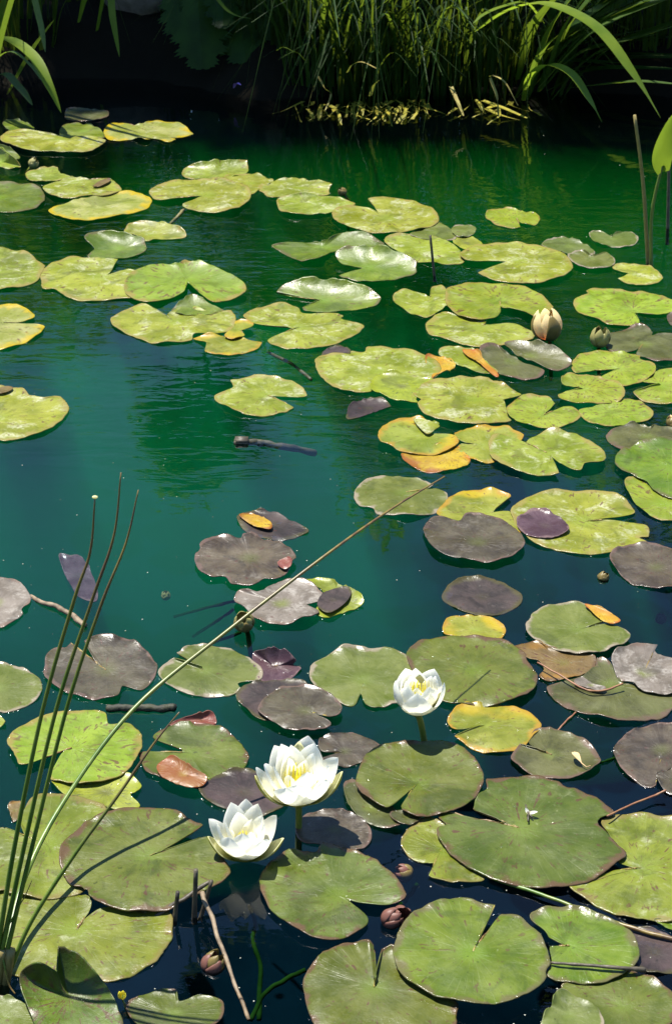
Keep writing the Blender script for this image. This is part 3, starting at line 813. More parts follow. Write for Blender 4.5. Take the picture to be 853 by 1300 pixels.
pad('G', 2, 605, 506, "524,499 540,485 565,481 590,479 620,482 640,489 652,494 661,500 640,506 640,508* 645,527 647,533 615,537 587,536 562,532 540,525 530,515 534,506", "broad whitish pad with jagged edges, right of the blotched olive pad")
pad('G', 1, 337, 500, "272,505 295,493 293,483* 323,477 358,481 380,490 389,499 383,504 340,502* 374,516* 358,523 327,527 299,522", "lone pale heart shaped pad in open water, centre left")
pad('Y', 1, 290, 437, "246,429 265,426 292,427 320,431 332,434 327,442 310,447 290,450 267,447 260,444 262,436", "yellow pad with a small second lobe behind, in front of the pair at left", [('Y', "297,415 300,407 318,408 321,414 305,420 312,424 295,429 285,425")])
pad('S', 2, 236, 352, "158,360^5 165,348^9 185,338^12 207,334^12 225,336^9 237,332^10 262,334^12 287,344^12 307,356^8 313,366^3 305,376 285,381 267,381^4 239,358* 236,363^6 230,371 207,380 190,383 180,382 165,376 159,368", "two lobed pad with its notch facing the viewer, dark gap below it, left")
pad('G', 1, 128, 351, "51,352 57,340 77,330 97,325 112,327 150,330* 140,345 131,351* 145,345 165,343 185,350 175,375 155,379 130,380 107,381 85,376 70,367 55,366", "pad left of the two lobed one, small notch at its upper right")
pad('G', 1, -5, 342, "-45,340 -20,322 0,317 20,318 40,324 56,334 56,342 47,356 30,362 10,366 -10,367 -35,358", "pale pad cut by the left edge with an olive right rim, second from top")
pad('E', 1, -5, 409, "-40,400 -20,388 0,388 25,391 45,401 32,408 5,409* 30,410 55,412 57,418 47,426 27,436 0,443 -30,438 -45,420", "yellowed pad cut by the left edge with a notch to the right, third from top")
pad('G', 1, 221, 407, "141,404 147,399 170,390 185,387 214,402* 215,398 240,390 270,397 290,395 298,401 300,411 295,418 275,423 247,424 242,432 210,434 195,435 180,430 160,422 145,414", "whitish pad just below the two lobed pad, left")
pad('B', 1, 247, 390, "218,392 232,380^10 244,372^16 256,378^10 268,387 285,394 255,399 228,398", "green pad mostly hidden, its pointed back standing in the gap of the two lobed pad", z=0.0070)
pad('B', 1, 150, 315, "108,303^12 122,294^18 147,294^20 180,302^15 184,308^8 186,318 172,324 140,328 112,326 120,318 118,312^5", "small cupped green pad with a glossy inside, upper left")
pad('G', 1, 188, 297, "158,294 165,285^3 185,281^10 205,282^12 220,287^10 235,295^5 233,302 205,303 185,305 175,300 165,298", "fan shaped pad at the back right of the small cupped pad, upper left")

# far right
pad('S', 1, 655, 276, "616,274 622,267 642,264 660,268 680,271 685,277 680,284 665,284 653,279* 662,287 645,288 627,283", "small lone pad in dark water, farthest at the right")
pad('L', 1, 777, 303, "746,299 752,294 765,295 775,300 781,297 800,295 810,301 805,309 790,313 772,312 760,309", "small butterfly shaped pad near the tall stalks at right")
pad('L', 1, 722, 312, "687,310 700,304 717,302 740,309 752,315 755,320 747,324 725,322 710,318", "small dull pad behind another small one, right of the large oval pad")
pad('L', 2, 750, 328, "720,325 737,319 750,325 770,322 780,330 775,337 750,339 732,335", "small scalloped pad right of the large oval pad, in front of its neighbour")
pad('G', 1, 806, 348, "777,340 787,335 810,335 830,341 841,352 832,359 812,361 795,359 784,353* 799,347*", "little round pad at the foot of the tall stalks at right")
pad('G', 2, 656, 330, "584,322 590,316 620,309 650,309 670,311 698,316 715,322 727,337 720,346 702,353 677,358 640,357 620,353 606,346* 643,331* 600,331 588,328", "large oval pad with a long notch open to the left, upper right")
pad('G', 1, 535, 314, "489,308 497,300 530,297 555,302 580,314 587,324 587,333 565,334 535,332 517,325", "pad with a thin black reed standing at its front edge, upper middle")
pad('L', 1, 550, 295, "520,297 540,288 557,282 577,297 575,304 545,304", "pad half hidden behind the large flat pad in the upper middle", z=0.0060)
pad('L', 2, 588, 293, "572,290 580,285 597,286 604,292 600,298* 590,300 578,298", "tiny scalloped pad at the back right of the pad with the reed")
pad('K', 1, 592, 308, "575,307 580,301 600,302 612,309 605,315 590,316", "tiny yellow green leaf afloat behind the left end of the large oval pad")
pad('S', 2, 634, 381, "565,374 572,365 600,357 620,359 655,362 680,371 697,384 701,391 690,400 677,402 667,396 638,390* 632,386* 638,390* 630,400 610,406 587,402 570,391", "upper pad of the stack left of the half open bud, rounded lobes")
pad('G', 1, 612, 414, "540,414 545,406 562,397 585,402 618,408* 612,413* 650,411 675,420 680,424 670,431 640,437 605,440 572,432 557,427 545,424", "lower pad of the stack left of the half open bud, scalloped front")
pad('G', 1, 545, 386, "497,379 510,367^3 527,371 545,376 548,365 560,363 568,372 568,386 557,396 541,402 522,397 507,390", "left pad of the stack near the half open bud, pale pointed end", z=0.0030)
pad('S', 1, 802, 394, "728,382 735,377 746,374 744,370 752,366 775,367 795,369 825,372 853,380 870,388 850,397 830,399 808,396* 804,397* 811,412 795,413 770,411 757,404 740,398 730,390", "bright brown flecked pad at the right edge, long lobe pointing right")
pad('P', 1, 858, 405, "846,402 853,397 880,398 880,415 853,412", "sliver of a purple grey pad at the right edge beside the brown flecked pad")
pad('O', 1, 816, 436, "769,441 773,427 795,416 815,414 827,421 828,425 845,424 870,428 880,440 865,455 832,458 815,452 806,447* 813,441* 800,446 780,446", "dull olive pad at the right edge, just right of the small closed bud")
pad('O', 1, 648, 458, "609,442^6 615,439^6 630,440 640,447 665,460 690,470 680,480 655,480 635,475 620,465 610,452", "dark olive pad with water beads under the grey pad by the half open bud")
pad('O', 2, 672, 451, "640,436 655,431^10 680,433^15 705,440^15 722,452^10 725,460^4 717,467 702,469 677,460 655,450", "smooth grey olive pad with raised rim in front of the half open bud")
pad('G', 1, 585, 458, "557,448 562,441 587,442 605,447 620,462 632,474 610,474 590,466 572,459", "pad with a bright orange folded edge, left of the dark olive pad", [('U', "587,443 605,445 614,456 632,474 627,476 605,458 593,451")])
pad('S', 1, 785, 467, "725,462 735,450 760,446 785,449 810,451 812,456 827,460 832,469 825,479 807,487 787,489 762,478* 782,468* 752,470 730,472", "two lobed flecked pad just below the dull olive pad at the right")
pad('S', 2, 740, 493, "712,485 716,476 735,475 747,476 770,482 785,489 793,497 787,507 765,511 737,512 717,509 708,502 718,496* 737,494* 716,488", "flecked pad with a notch open to the left, overlapping another pad's back, right")
pad('S', 1, 777, 523, "735,520 752,517 790,507 812,510 827,521 826,530 805,536 775,540 747,535 737,527", "heavily brown flecked oval pad in front of the notched flecked pad, right")
pad('S', 1, 838, 488, "804,499 822,492 838,488* 815,484 832,472 853,468 880,470 895,490 880,508 853,512 825,510 810,505", "flecked pad cut by the right edge with a notch to the left")
pad('S', 1, 690, 526, "642,519 655,506 677,502 695,505 704,512* 695,521 691,526* 715,516 732,519 737,527 725,536 697,543 670,539 650,530", "heart shaped flecked pad with its notch at the upper right, right of middle")
pad('Y', 2, 538, 552, "480,551 487,541 505,534 532,531 557,539* 552,545 540,551* 570,551 582,559 575,567 552,575 520,574 497,567 482,560", "yellow green pad with a folded triangular corner, above the orange leaf", [('G', "525,533 532,531 557,539 552,545 541,550")])
pad('R', 1, 570, 578, "509,576 530,574 560,566 577,566 592,577 597,585 590,591 565,597 540,597 520,589", "orange dying pad half under water, below the yellow green one")
pad('Y', 1, 612, 565, "577,552 592,544 612,542 640,541 652,546 664,552 660,560 640,575 625,587 605,584 590,578 577,570 585,564* 604,564* 583,560", "yellow pad with an orange rim, under the pad shaped like two leaves")
pad('G', 2, 694, 574, "620,561 627,552 647,554 672,564 668,560 690,548 705,547 730,552 747,559 765,572 768,582 760,588 742,590 735,596 715,590 697,577* 709,600* 702,601 682,602 660,597 635,587 622,577", "pad shaped like two leaves joined at the middle, over the yellow pad")
pad('O', 1, 820, 553, "769,552 780,544 805,539 825,543 832,540 853,545 880,555 860,565 830,560 800,569 787,569 775,562", "dull grey green pad with a raised edge, behind the brightest pad at right")
pad('B', 2, 850, 590, "780,585 785,575 805,564 835,557^6 870,557 900,570 905,600 880,625 853,631 830,621 820,610 805,604 787,595", "brightest fresh green pad at the right edge, big and ribbed")
pad('S', 1, 845, 640, "793,616 797,606 815,607 825,620 853,630 880,640 870,660 852,660 837,659 822,652 805,637", "flecked pad tucked under the front of the brightest pad, right edge")
# centre
pad('L', 1, 515, 624, "449,626 455,617 477,606 505,604 530,607 550,615* 540,621 517,624* 553,620 567,629 565,640 550,650 525,655 500,654 480,651 472,644 455,640", "pad with a pale rim crossed by the tip of the long reed, centre")
pad('P', 2, 607, 688, "537,672 542,662 557,656 582,661 592,652 617,655 640,662 660,676 666,690 655,702 635,709 620,712 595,709 572,706 550,695", "purple grey oval pad with a crack in front, over a yellow pad, centre right")
pad('Y', 1, 622, 650, "554,652 562,640 572,629 595,623 625,623 645,628 648,631* 637,640 624,650* 645,648 655,660 662,675 640,680 600,680 575,665", "yellow pad behind the purple grey oval one, centre right")
pad('G', 1, 742, 661, "648,650 655,640 672,630 705,624 735,623 770,627 790,635 806,648 795,654 765,659 747,661* 780,661 819,666 824,680* 812,681 820,688 800,696 760,703 715,700 690,694 668,683 655,668", "very large yellow green pad, slit to the right, a violet pad on it")
pad('V', 2, 692, 667, "655,662 660,654 677,647 697,651 715,660 722,670 715,677 697,682 677,681 662,675", "small glossy violet pad lying on a very large yellow green pad")
pad('P', 1, 833, 719, "773,708 780,699 800,692 825,691 853,695 880,705 885,725 870,742 840,746 815,743 800,739 785,726", "purple grey pad cut by the right edge, below the very large pad")
pad('D', 1, 612, 757, "561,759 567,745 580,737 600,734 627,736 650,746 662,756 660,767 642,777 620,782 597,779 577,771", "dark violet oval pad awash in the open water, centre right", z=0.0012)
pad('Y', 1, 603, 799, "562,795 572,784 595,782 622,784 640,795 640,806 632,813 605,810 580,808 565,805", "small cream and yellow pad just below the dark awash oval")
pad('L', 2, 735, 798, "667,791 675,779 695,770 722,765 742,767 760,777 770,789* 745,796* 775,793 799,803 792,816 770,824 747,828 715,826 692,817 672,805", "pale green pad with an orange fold at its upper right", [('U', "742,767 760,771 780,781 787,788 775,791 762,786 750,775")])
pad('N', 1, 715, 841, "651,822 662,817 682,815 692,822 722,827 752,832 756,842 750,851 722,860 697,863 684,858 690,848 682,838 667,834", "brown and orange spoiled pad below the pad with the orange fold")
pad('M', 2, 600, 850, "515,830 527,817 552,810 585,808 620,810 645,817 665,830 669,840 681,855 679,870 665,882 637,891 615,894 590,892 565,889 545,875 530,860", "large mid green pad right of the small upright flower, creased in front")
pad('L', 1, 460, 863, "393,856 397,842 415,831^3 432,822^6 450,823 467,825 490,824 512,830 525,842 530,865 518,885 500,893 482,898 465,894 458,880* 450,893 435,892 415,880 399,870", "yellow green pad left of the upright flower, narrow slit in front")
pad('Y', 1, 615, 920, "568,917 570,909 587,895 610,894 642,895 667,901 684,914 686,924 677,935 660,950 630,954 607,952 587,942 577,935* 611,921* 580,926", "yellow green pad with spoiled rim and wide left notch, below the creased pad")
pad('O', 1, 775, 868, "694,872 715,865 740,858 755,845 757,836 772,840 787,865 802,868 830,870 860,880 865,895 840,910 825,912 805,916 775,914 740,906 717,896 702,885", "long dark olive pad with a thin twig across it, right", [('C', "728,866 738,859 752,868 768,872 764,877 748,874")])
pad('C', 2, 815, 853, "776,840 780,830 800,820 835,818* 831,825 840,832 860,836 885,850 880,870 853,880 830,879 812,874 800,865 787,862 780,852", "speckled grey green pad overlapping the long olive one, right edge")
pad('O', 1, 700, 957, "648,960 660,945* 692,956* 672,945 677,929 690,926 707,927 735,937 755,952 762,966 752,977 727,986 700,988 672,981 655,970", "dark olive pad carrying a tan dry leaf scrap, right")
pad('P', 1, 840, 950, "778,952 785,940 800,928 835,917 870,920 890,940 880,965 853,975 835,985 832,995 820,996 800,986 785,970", "purple grey pad pierced by small holes at the right edge")
pad('P', 1, 855, 990, "832,985 840,979 860,975 880,975 880,1000 853,1008 840,1000", "sliver of purple pad at the right edge just below the pierced one", z=0.0035)
pad('M', 3, 529, 995, "452,990 460,965 475,950 497,945 520,943 550,940 580,948 595,955 608,972 614,987 612,997 600,1015 575,1028 550,1033 530,1035 512,1028 509,1021* 524,1001* 497,1021 485,1022 465,1010 455,1000", "round green pad with a brown centre, under the upright flower's shadow")
pad('O', 1, 470, 1025, "436,1000 442,990 452,990 470,1010 500,1025 508,1048 485,1050 462,1041 445,1026", "narrow red rimmed pad showing under the left of the brown centred pad")
pad('O', 1, 518, 1036, "495,1034 505,1028 525,1032 535,1038 520,1047 505,1045", "small dark pad scrap under the front of the brown centred pad", z=0.0070)
pad('P', 1, 437, 953, "405,940 415,934 440,930 460,935 478,942 482,950 467,961 455,968 437,972 420,968 407,962* 433,954* 408,954", "small purple green pad right behind the largest flower")
pad('P', 2, 388, 902, "328,897 340,880 362,871 382,870 407,875 425,885 434,897 430,906 417,909* 392,902* 420,916 407,924 385,926 362,923 345,914 330,905", "glossy purple grey pad with a chewed notch at right, above the largest flower")
pad('D', 1, 345, 886, "300,885 307,872 335,864 365,864 390,868 370,885 350,905 342,914 325,910 310,897", "dark brown sunken pad under the left of the glossy purple one")
pad('V', 1, 348, 845, "321,831 335,826^15 360,825^18 376,837^10 372,842 382,847 365,861 335,864 325,855", "small violet pad folded along its middle, centre left")
pad('L', 1, 259, 850, "225,829* 242,820 265,818 290,822 315,835 330,847 334,856 327,865 303,867 305,875 290,881 267,882 242,881 217,870 205,860 202,849 221,837* 257,849*", "grey green pad with a thin slit, left of the folded violet pad")
pad('P', 1, 135, 850, "56,845 60,832 70,825 83,822 93,815 97,823* 124,844* 108,817* 114,814 125,810 145,810 170,816 190,830 200,845 195,862 180,874 157,871 150,884 135,887 110,885 87,879 70,870 57,857", "big purple grey pad behind the reeds, left")
pad('C', 1, -5, 765, "-30,750 -10,737 0,734 17,738 32,747 40,759 35,769 28,774 29,779 15,790 0,796 -25,790 -38,770", "silvery pad cut by the left edge beside the drifting twig")
pad('L', 1, -2, 872, "-30,860 -10,845 0,841 17,844 35,851 50,861 54,872 50,884 32,895 15,901 0,902 -25,895 -38,878", "green pad with a pale rim cut by the left edge, behind the reeds")
pad('G', 1, -2, 915, "-12,906 -2,907 7,916 0,922 -12,922", "tiny pale pad tip at the left edge, under the pale rimmed one")
pad('S', 2, 92, 949, "7,946 15,932 37,917 62,907 87,902 107,901 132,905 136,915 140,920 162,917 177,927 181,940 175,962 160,980 135,991 105,995 80,992 64,986 75,962 84,951* 90,949* 60,962 27,970 20,960", "bright yellow green pad with brown streaks behind the reeds, lower left")
pad('M', 1, 240, 955, "195,936 207,925 228,920 255,920 275,923 297,934 310,948 316,960 312,972 298,986 275,991 262,988^4 258,999 243,998 225,993 205,988 185,978 178,962 178,955 200,953 230,956* 234,950* 215,946", "green pad with a rust red turned up front lobe, left of the largest flower", [('W', "200,972 215,961^6 228,964^8 245,975^8 262,984^5 262,993 255,998 240,999 220,993 205,985")])
pad('T', 1, 255, 913, "215,920 228,912^4 250,906^8 268,904^8 274,911^4 272,920 245,918", "small red pad flap standing behind the green pad with the rust lobe")
pad('K', 1, 135, 1005, "65,990 90,990 120,988 160,984 172,990 180,997 173,1006 166,1010 178,1022 160,1028 130,1022 107,1014 85,1010", "algae grown pad between the streaked pad and the big paired pads, lower left")
pad('H', 2, 62, 1072, "-40,1080 -20,1058 0,1051 18,1054 34,1066* 27,1045 30,1030 42,1011 65,1007 90,1008 115,1016 135,1027 140,1060 120,1105 112,1122 103,1131 82,1136 50,1139 18,1134 0,1132 -25,1125 -40,1105", "large green pad behind the reeds' bases, lower left, under its right neighbour")
pad('N', 1, 20, 1028, "11,1021 25,1016 30,1030 18,1042 14,1032", "little brown orange leaf at the back of the large pale pad, lower left")
pad('M', 3, 190, 1086, "76,1090 80,1072 95,1055 112,1041 140,1031 170,1025 200,1026 217,1028 232,1037 258,1050* 245,1058 198,1084* 248,1066 264,1062* 278,1080 293,1105 287,1115 272,1125 250,1135 220,1152 195,1155 160,1154 130,1147 110,1135 106,1125 90,1120 80,1107", "large green pad with an orange tint, left of the lowest flower")
pad('H', 1, 97, 1180, "-35,1190 -25,1150 0,1130 50,1134 100,1135 116,1145 112,1160 104,1170* 100,1176* 115,1160 135,1153 165,1152 195,1154 215,1160 220,1175 217,1192 200,1217 185,1227 165,1238 140,1244 110,1240 60,1245 20,1238 -10,1225", "broadest pad at the bottom left with a shiny dimple at its centre")
pad('Q', 3, 88, 1262, "25,1238^20 38,1225^34 52,1223^38 73,1234^26* 75,1202^45* 97,1210^38 117,1230^28 137,1255^14 150,1280^5 150,1310 60,1310 35,1275^6", "folded green leaf with reed shadows and brown spots in the bottom left corner")
pad('M', 1, 220, 1286, "160,1276 180,1266 202,1259 222,1258 228,1270 255,1263 283,1272 275,1300 220,1310 175,1300", "dull green pad with a torn top at the bottom edge, left of middle")
pad('L', 1, 5, 1290, "-10,1268 10,1267 37,1278 50,1300 -10,1310", "grey green pad in the extreme bottom left corner")
pad('M', 2, 428, 1136, "329,1120 336,1103 358,1082 371,1078 388,1084 402,1085 412,1069^6 447,1079 478,1095 501,1112^4 514,1131^6 512,1143^3 495,1149 468,1147 442,1141* 467,1163 455,1180 427,1190 392,1187 361,1168 340,1147", "large green pad in front of the flowers, notch at its lower right")
pad('P', 1, 425, 1052, "375,1052 390,1034 423,1027 447,1032 466,1045 472,1062 462,1075 447,1078 416,1071 385,1067", "purple pad darkened by the largest flower's shadow")
pad('D', 1, 310, 1005, "253,1003 263,990 290,980 320,978 350,990 365,1005 360,1025 330,1035 300,1030 280,1024 262,1015", "dark purple pad half under the largest flower")
pad('B', 3, 599, 1208, "499,1208 505,1185 520,1165 542,1150 565,1142 590,1140 615,1149 629,1151* 625,1162 615,1168 611,1181 603,1200* 621,1180 631,1161* 640,1159 660,1165 680,1180 692,1200 698,1220 695,1236 678,1255 650,1270 620,1275 590,1273 555,1264 525,1248 507,1232", "round lively green pad with a slit at the top, bottom centre")
pad('M', 1, 475, 1252, "385,1250 392,1230 412,1211 432,1201 452,1197 467,1194^8 474,1200^4* 475,1212 477,1250* 484,1208* 500,1206 510,1232 540,1258 575,1270 580,1285 560,1310 420,1310 395,1290", "green pad with a straight dark slit, bottom centre, left of the round one")
pad('M', 3, 660, 1050, "555,1060 556,1050 566,1047 558,1038 557,1028 570,1026 597,1034 628,1047 654,1052* 630,1039 600,1028* 605,1015 616,1000 618,988 640,985 672,985 710,992 735,1002 760,1015 779,1031 762,1037 760,1046 770,1056 782,1069 793,1079 790,1090 782,1096 760,1110 735,1120 697,1125 665,1124 630,1117 605,1107 585,1095 565,1075", "largest pad of all, dull green with a white petal scrap on it, lower right", z=0.0095)
pad('H', 1, 560, 1078, "509,1068 515,1055 530,1042 545,1038 560,1045 575,1055 600,1090 618,1113 605,1119 575,1120 550,1114 541,1107* 556,1096* 535,1093 522,1088 512,1078", "pale pad with a spoiled orange nick, half under the largest pad")
pad('H', 1, 815, 1101, "763,1042 775,1036 800,1034 830,1036 870,1045 900,1070 905,1120 880,1160 853,1170 825,1168 800,1165 775,1157 750,1145 722,1126 745,1120 774,1105* 806,1102* 785,1094 780,1075 770,1055", "big bright green pad at the right edge beside the largest pad")
pad('B', 2, 722, 1200, "672,1165 690,1155 720,1152 747,1156 770,1165 792,1177 805,1192 811,1210 805,1225 787,1237 760,1247 722,1245 694,1238 700,1222 698,1200 720,1202* 697,1190* 690,1180", "fresh green pad with a brown twig across it, lower right")
pad('M', 1, 790, 1276, "712,1255 725,1248 765,1240 795,1233 820,1238 840,1250 855,1265 850,1300 780,1310 740,1285", "dull green pad at the bottom right below the pad with the twig")
pad('L', 2, 722, 1287, "690,1290 700,1275^4 707,1255^10 720,1258 740,1270 760,1282 760,1310 690,1310", "grey green pad with a pointed pale tip at the bottom edge, right")
pad('D', 1, 830, 1208, "790,1178 825,1180 860,1195 865,1230 830,1236 805,1225 795,1200", "brown rotting pad sunk just under water at the lower right edge", z=0.0010)
pad('B', 1, 855, 1174, "830,1168 853,1169 875,1172 870,1182 850,1180", "green pad tip at the right edge above the brown rotting pad", z=0.0022)
pad('P', 2, 318, 707, "247,707 252,695 267,685 287,682 305,684 310,677^5 327,680 350,687 365,695 376,707 370,715 365,727 350,736 335,735 320,742 295,739 285,730 267,730 252,720", "purple grey pad with a torn hole in open water, left of centre", [('T', "352,714 364,707^6 370,709^8 369,718^3 360,722")])
pad('D', 1, 345, 665, "301,657^5 307,651^4 327,649 350,652 375,664 392,674 380,680 355,685 330,681 310,672", "dark half sunken leaf with an orange patch, behind the torn pad", [('R', "304,653^4 318,652 335,657 345,664 343,671 325,668 312,661")], z=0.0012)
pad('K', 1, 428, 758, "387,736 405,735 422,735^4 428,741^4 450,748^8 462,760^6 455,770 432,778 410,783 400,775 412,757 400,742", "mossy yellow green lump of leaf at the right end of the speckled pad", [('D', "403,765 412,752 432,746 446,748 441,762 422,776 408,774")])
pad('C', 2, 358, 766, "298,763 302,751 315,748^5 330,752 350,741 372,737 395,741 411,755 407,762 390,766* 405,775 390,784 365,790 340,789 322,783 312,772", "silvery speckled pad crossed by the long reed, left of centre")
pad('G', 1, -5, 530, "-45,520 -25,497 0,493 27,494 40,503 55,507 75,504 86,514 86,524 72,539 50,550 25,556 0,559 -30,552 -48,540", "pale pad cut by the left edge, alone in blue green water", [('N', "-5,494 10,490 17,492 12,496 0,499")])
pad('D', 1, 468, 517, "440,525 445,515 460,509 480,503^8 496,515 480,522 470,526 443,531", "small dark purple leaf awash in front of the big whitish pad", z=0.0020)
pad('D', 1, 425, 447, "408,450 415,443 432,440 445,444 440,450 420,455", "small sunken grey leaf at the back left of the big whitish pad", z=0.0015)
pad('V', 1, 100, 730, "76,708 85,707 100,705 110,715 120,735 125,755 120,765 100,757 92,745 82,727", "violet leaf hanging under water behind the reeds", z=-0.075, name="sunken_leaf", cat="sunken leaf")
# ---------------------------------------------------------------- flowers and buds
def petal_mat(name, base, tip, transl=0.55, rough=0.55, basew=0.35):
    m, nt, out = new_mat(name); t = NT(nt)
    at = nt.nodes.new("ShaderNodeAttribute"); at.attribute_name = "pt"
    sx = nt.nodes.new("ShaderNodeSeparateXYZ"); nt.links.new(at.outputs["Vector"], sx.inputs[0])
    veins = t.noise(t.vmul(at.outputs["Vector"], (1.0, 9.0, 0.0)), 3.0, 3)
    f = t.step(t.math('ADD', sx.outputs[0], t.math('MULTIPLY', veins, 0.12)), basew * 0.4, basew + 0.15)
    col = t.mix(f, base, tip)
    col = t.mix(t.math('MULTIPLY', t.step(veins, 0.45, 0.75), 0.12), col, base)
    nrm = t.bump(veins, 0.25, 0.001)
    a = t.bsdf("Principled", Base_Color=col, Roughness=rough, Specular_IOR_Level=0.3, Normal=nrm)
    b = t.bsdf("Translucent", Color=col, Normal=nrm)
    nt.links.new(t.mixsh(transl, a, b), out.inputs[0])
    return m
white = petal_mat("petal_white", (0.90, 0.87, 0.50), (0.94, 0.93, 0.84))
sepal_m = petal_mat("sepal_green_white", (0.26, 0.30, 0.02), (0.72, 0.72, 0.40), 0.4, basew=0.55)
sepal_out = petal_mat("sepal_olive", (0.20, 0.21, 0.012), (0.38, 0.34, 0.05), 0.25, basew=0.7)
blush = petal_mat("petal_blush", (0.80, 0.42, 0.22), (0.93, 0.80, 0.42), 0.5, basew=0.55)
brownsep = petal_mat("sepal_brown", (0.055, 0.045, 0.012), (0.16, 0.12, 0.035), 0.1, 0.35)
olivesep = petal_mat("sepal_dull_olive", (0.10, 0.11, 0.02), (0.26, 0.24, 0.08), 0.1, 0.4)
redsep = petal_mat("sepal_red", (0.09, 0.03, 0.025), (0.16, 0.07, 0.05), 0.1, 0.4)
stamen_m = petal_mat("stamen_yellow", (0.80, 0.64, 0.02), (0.88, 0.80, 0.08), 0.4)
stem_m = simple_mat("lily_stalk", (0.10, 0.14, 0.015), (0.18, 0.20, 0.03), 60, 0.4)

def petal(parent, name, mats, phi, L, W, a0, a1, r0=0.006, z0=0.0, cup=0.35, rot=None, point=0.5, thick=0.0006, tw=0.0):
    """one petal: its midline climbs from angle a0 to a1 (degrees), cupped across"""
    NU, NV = 14, 8
    verts, pts, faces = [], [], []
    x, z = r0, z0
    mid = []
    for i in range(NU + 1):
        t = i / NU
        a = R(a0 + (a1 - a0) * t)
        mid.append((x, z, a, t))
        x += math.cos(a) * L / NU; z += math.sin(a) * L / NU
    cp, sp = math.cos(phi), math.sin(phi)
    for (mx, mz, a, t) in mid:
        w = W * (math.sin(math.pi * min(0.999, (0.12 + 0.88 * t)) ** 0.95)) ** (0.55 + 0.25 * t * point)
        w = max(w, 0.0008)
        for j in range(NV + 1):
            s = -1 + 2 * j / NV
            lift = cup * w * s * s
            lx = mx - math.sin(a) * lift
            lz = mz + math.cos(a) * lift
            ly = s * w * (1 - 0.18 * cup * s * s) + tw * t * t
            v = Vector((lx * cp - ly * sp, lx * sp + ly * cp, lz))
            if rot is not None: v = rot @ v
            verts.append(v); pts.append((t, s, 0.0))
    for i in range(NU):
        for j in range(NV):
            k = i * (NV + 1) + j
            faces.append((k, k + NV + 1, k + NV + 2, k + 1))
    o = mesh_obj(name, verts, faces, mats, parent)
    at = o.data.attributes.new("pt", 'FLOAT_VECTOR', 'POINT')
    at.data.foreach_set("vector", [c for p in pts for c in p])
    if len(o.data.materials) > 1:
        s = o.modifiers.new("thickness", 'SOLIDIFY'); s.thickness = thick; s.offset = 0; s.material_offset = 1
    return o

def flower(label, loc, rot, whorls, sepals, stamens, stalk, seed):
    """whorls: (count, length, half width, a0, a1, r0, z0, phase)"""
    rng = random.Random(seed)
    root = tag(empty("water_lily_flower", loc), label, "flower", "white water lily flowers")
    for (n, L, W, a0, a1, r0, z0, ph) in whorls:
        for k in range(n):
            phi = 2 * math.pi * (k + ph) / n + rng.uniform(-0.10, 0.10)
            petal(root, "petal", white, phi, L * rng.uniform(0.93, 1.05), W * rng.uniform(0.92, 1.08), a0 + rng.uniform(-5, 5), a1 + rng.uniform(-6, 6),
                  r0, z0, rng.uniform(0.25, 0.5), rot, tw=rng.uniform(-0.004, 0.004))
    for (phi, L, W, a0, a1) in sepals:
        petal(root, "sepal", [sepal_m, sepal_out], R(phi), L, W, a0, a1, 0.004, -0.004, 0.35, rot, thick=0.0012)
    # receptacle under the petals
    rows, cols = 8, 16
    v, f = [], []
    for j in range(rows + 1):
        th = math.pi * (0.35 + 0.65 * j / rows)
        for i in range(cols):
            ph = 2 * math.pi * i / cols
            q = Vector((0.0125 * math.sin(th) * math.cos(ph), 0.0125 * math.sin(th) * math.sin(ph), 0.002 + 0.010 * math.cos(th)))
            v.append(rot @ q)
    f = [(j * cols + i, j * cols + (i + 1) % cols, (j + 1) * cols + (i + 1) % cols, (j + 1) * cols + i) for j in range(rows) for i in range(cols)]
    mesh_obj("receptacle", v, f, stem_m, root)
    ns, sl, sr, sz = stamens
    for k in range(ns):
        phi = 2.39996 * k
        rr = sr * math.sqrt((k + 0.5) / ns)
        petal(root, "stamen", stamen_m, phi, sl * rng.uniform(0.8, 1.1), 0.0014, 88 - 35 * rr / sr, 96 + 10 * rr / sr, rr * 0.6, sz, 0.3, rot)
    if stalk:
        b = MB()
        pts = catmull([Vector(p) - Vector(loc) for p in stalk], 6)
        b.tube(pts, 0.0045, 10)
        mesh_obj("stalk", b.v, b.f, stem_m, root)
    return root

def tilt(deg, az):
    """tip an upright flower by deg towards azimuth az (0 = right, -90 = viewer)"""
    ax = Vector((-math.sin(R(az)), math.cos(R(az)), 0))
    return Matrix.Rotation(R(deg), 3, ax)

# largest flower
c = P(377, 1052); Y = c.y
b = V(378, 1013, Y - 0.004)
flower("largest white water lily, wide open with yellow stamens, on a short stalk", b, tilt(8, -80),
       [(6, 0.082, 0.0265, 22, 92, 0.008, 0.0, 0.25), (5, 0.080, 0.0255, 40, 92, 0.008, 0.002, 0.75), (4, 0.070, 0.0210, 54, 92, 0.008, 0.003, 0.3), (4, 0.056, 0.0150, 64, 92, 0.007, 0.004, 0.6)],
       [(194, 0.084, 0.020, 6, 92), (-6, 0.086, 0.020, 8, 92), (268, 0.044, 0.021, 10, 88), (90, 0.075, 0.018, 30, 70)],
       (44, 0.036, 0.019, 0.012), [b + Vector((0, 0, -0.004)), (b + c) / 2 + Vector((0.002, 0, 0)), c + Vector((0.001, 0, -0.06))], 11)
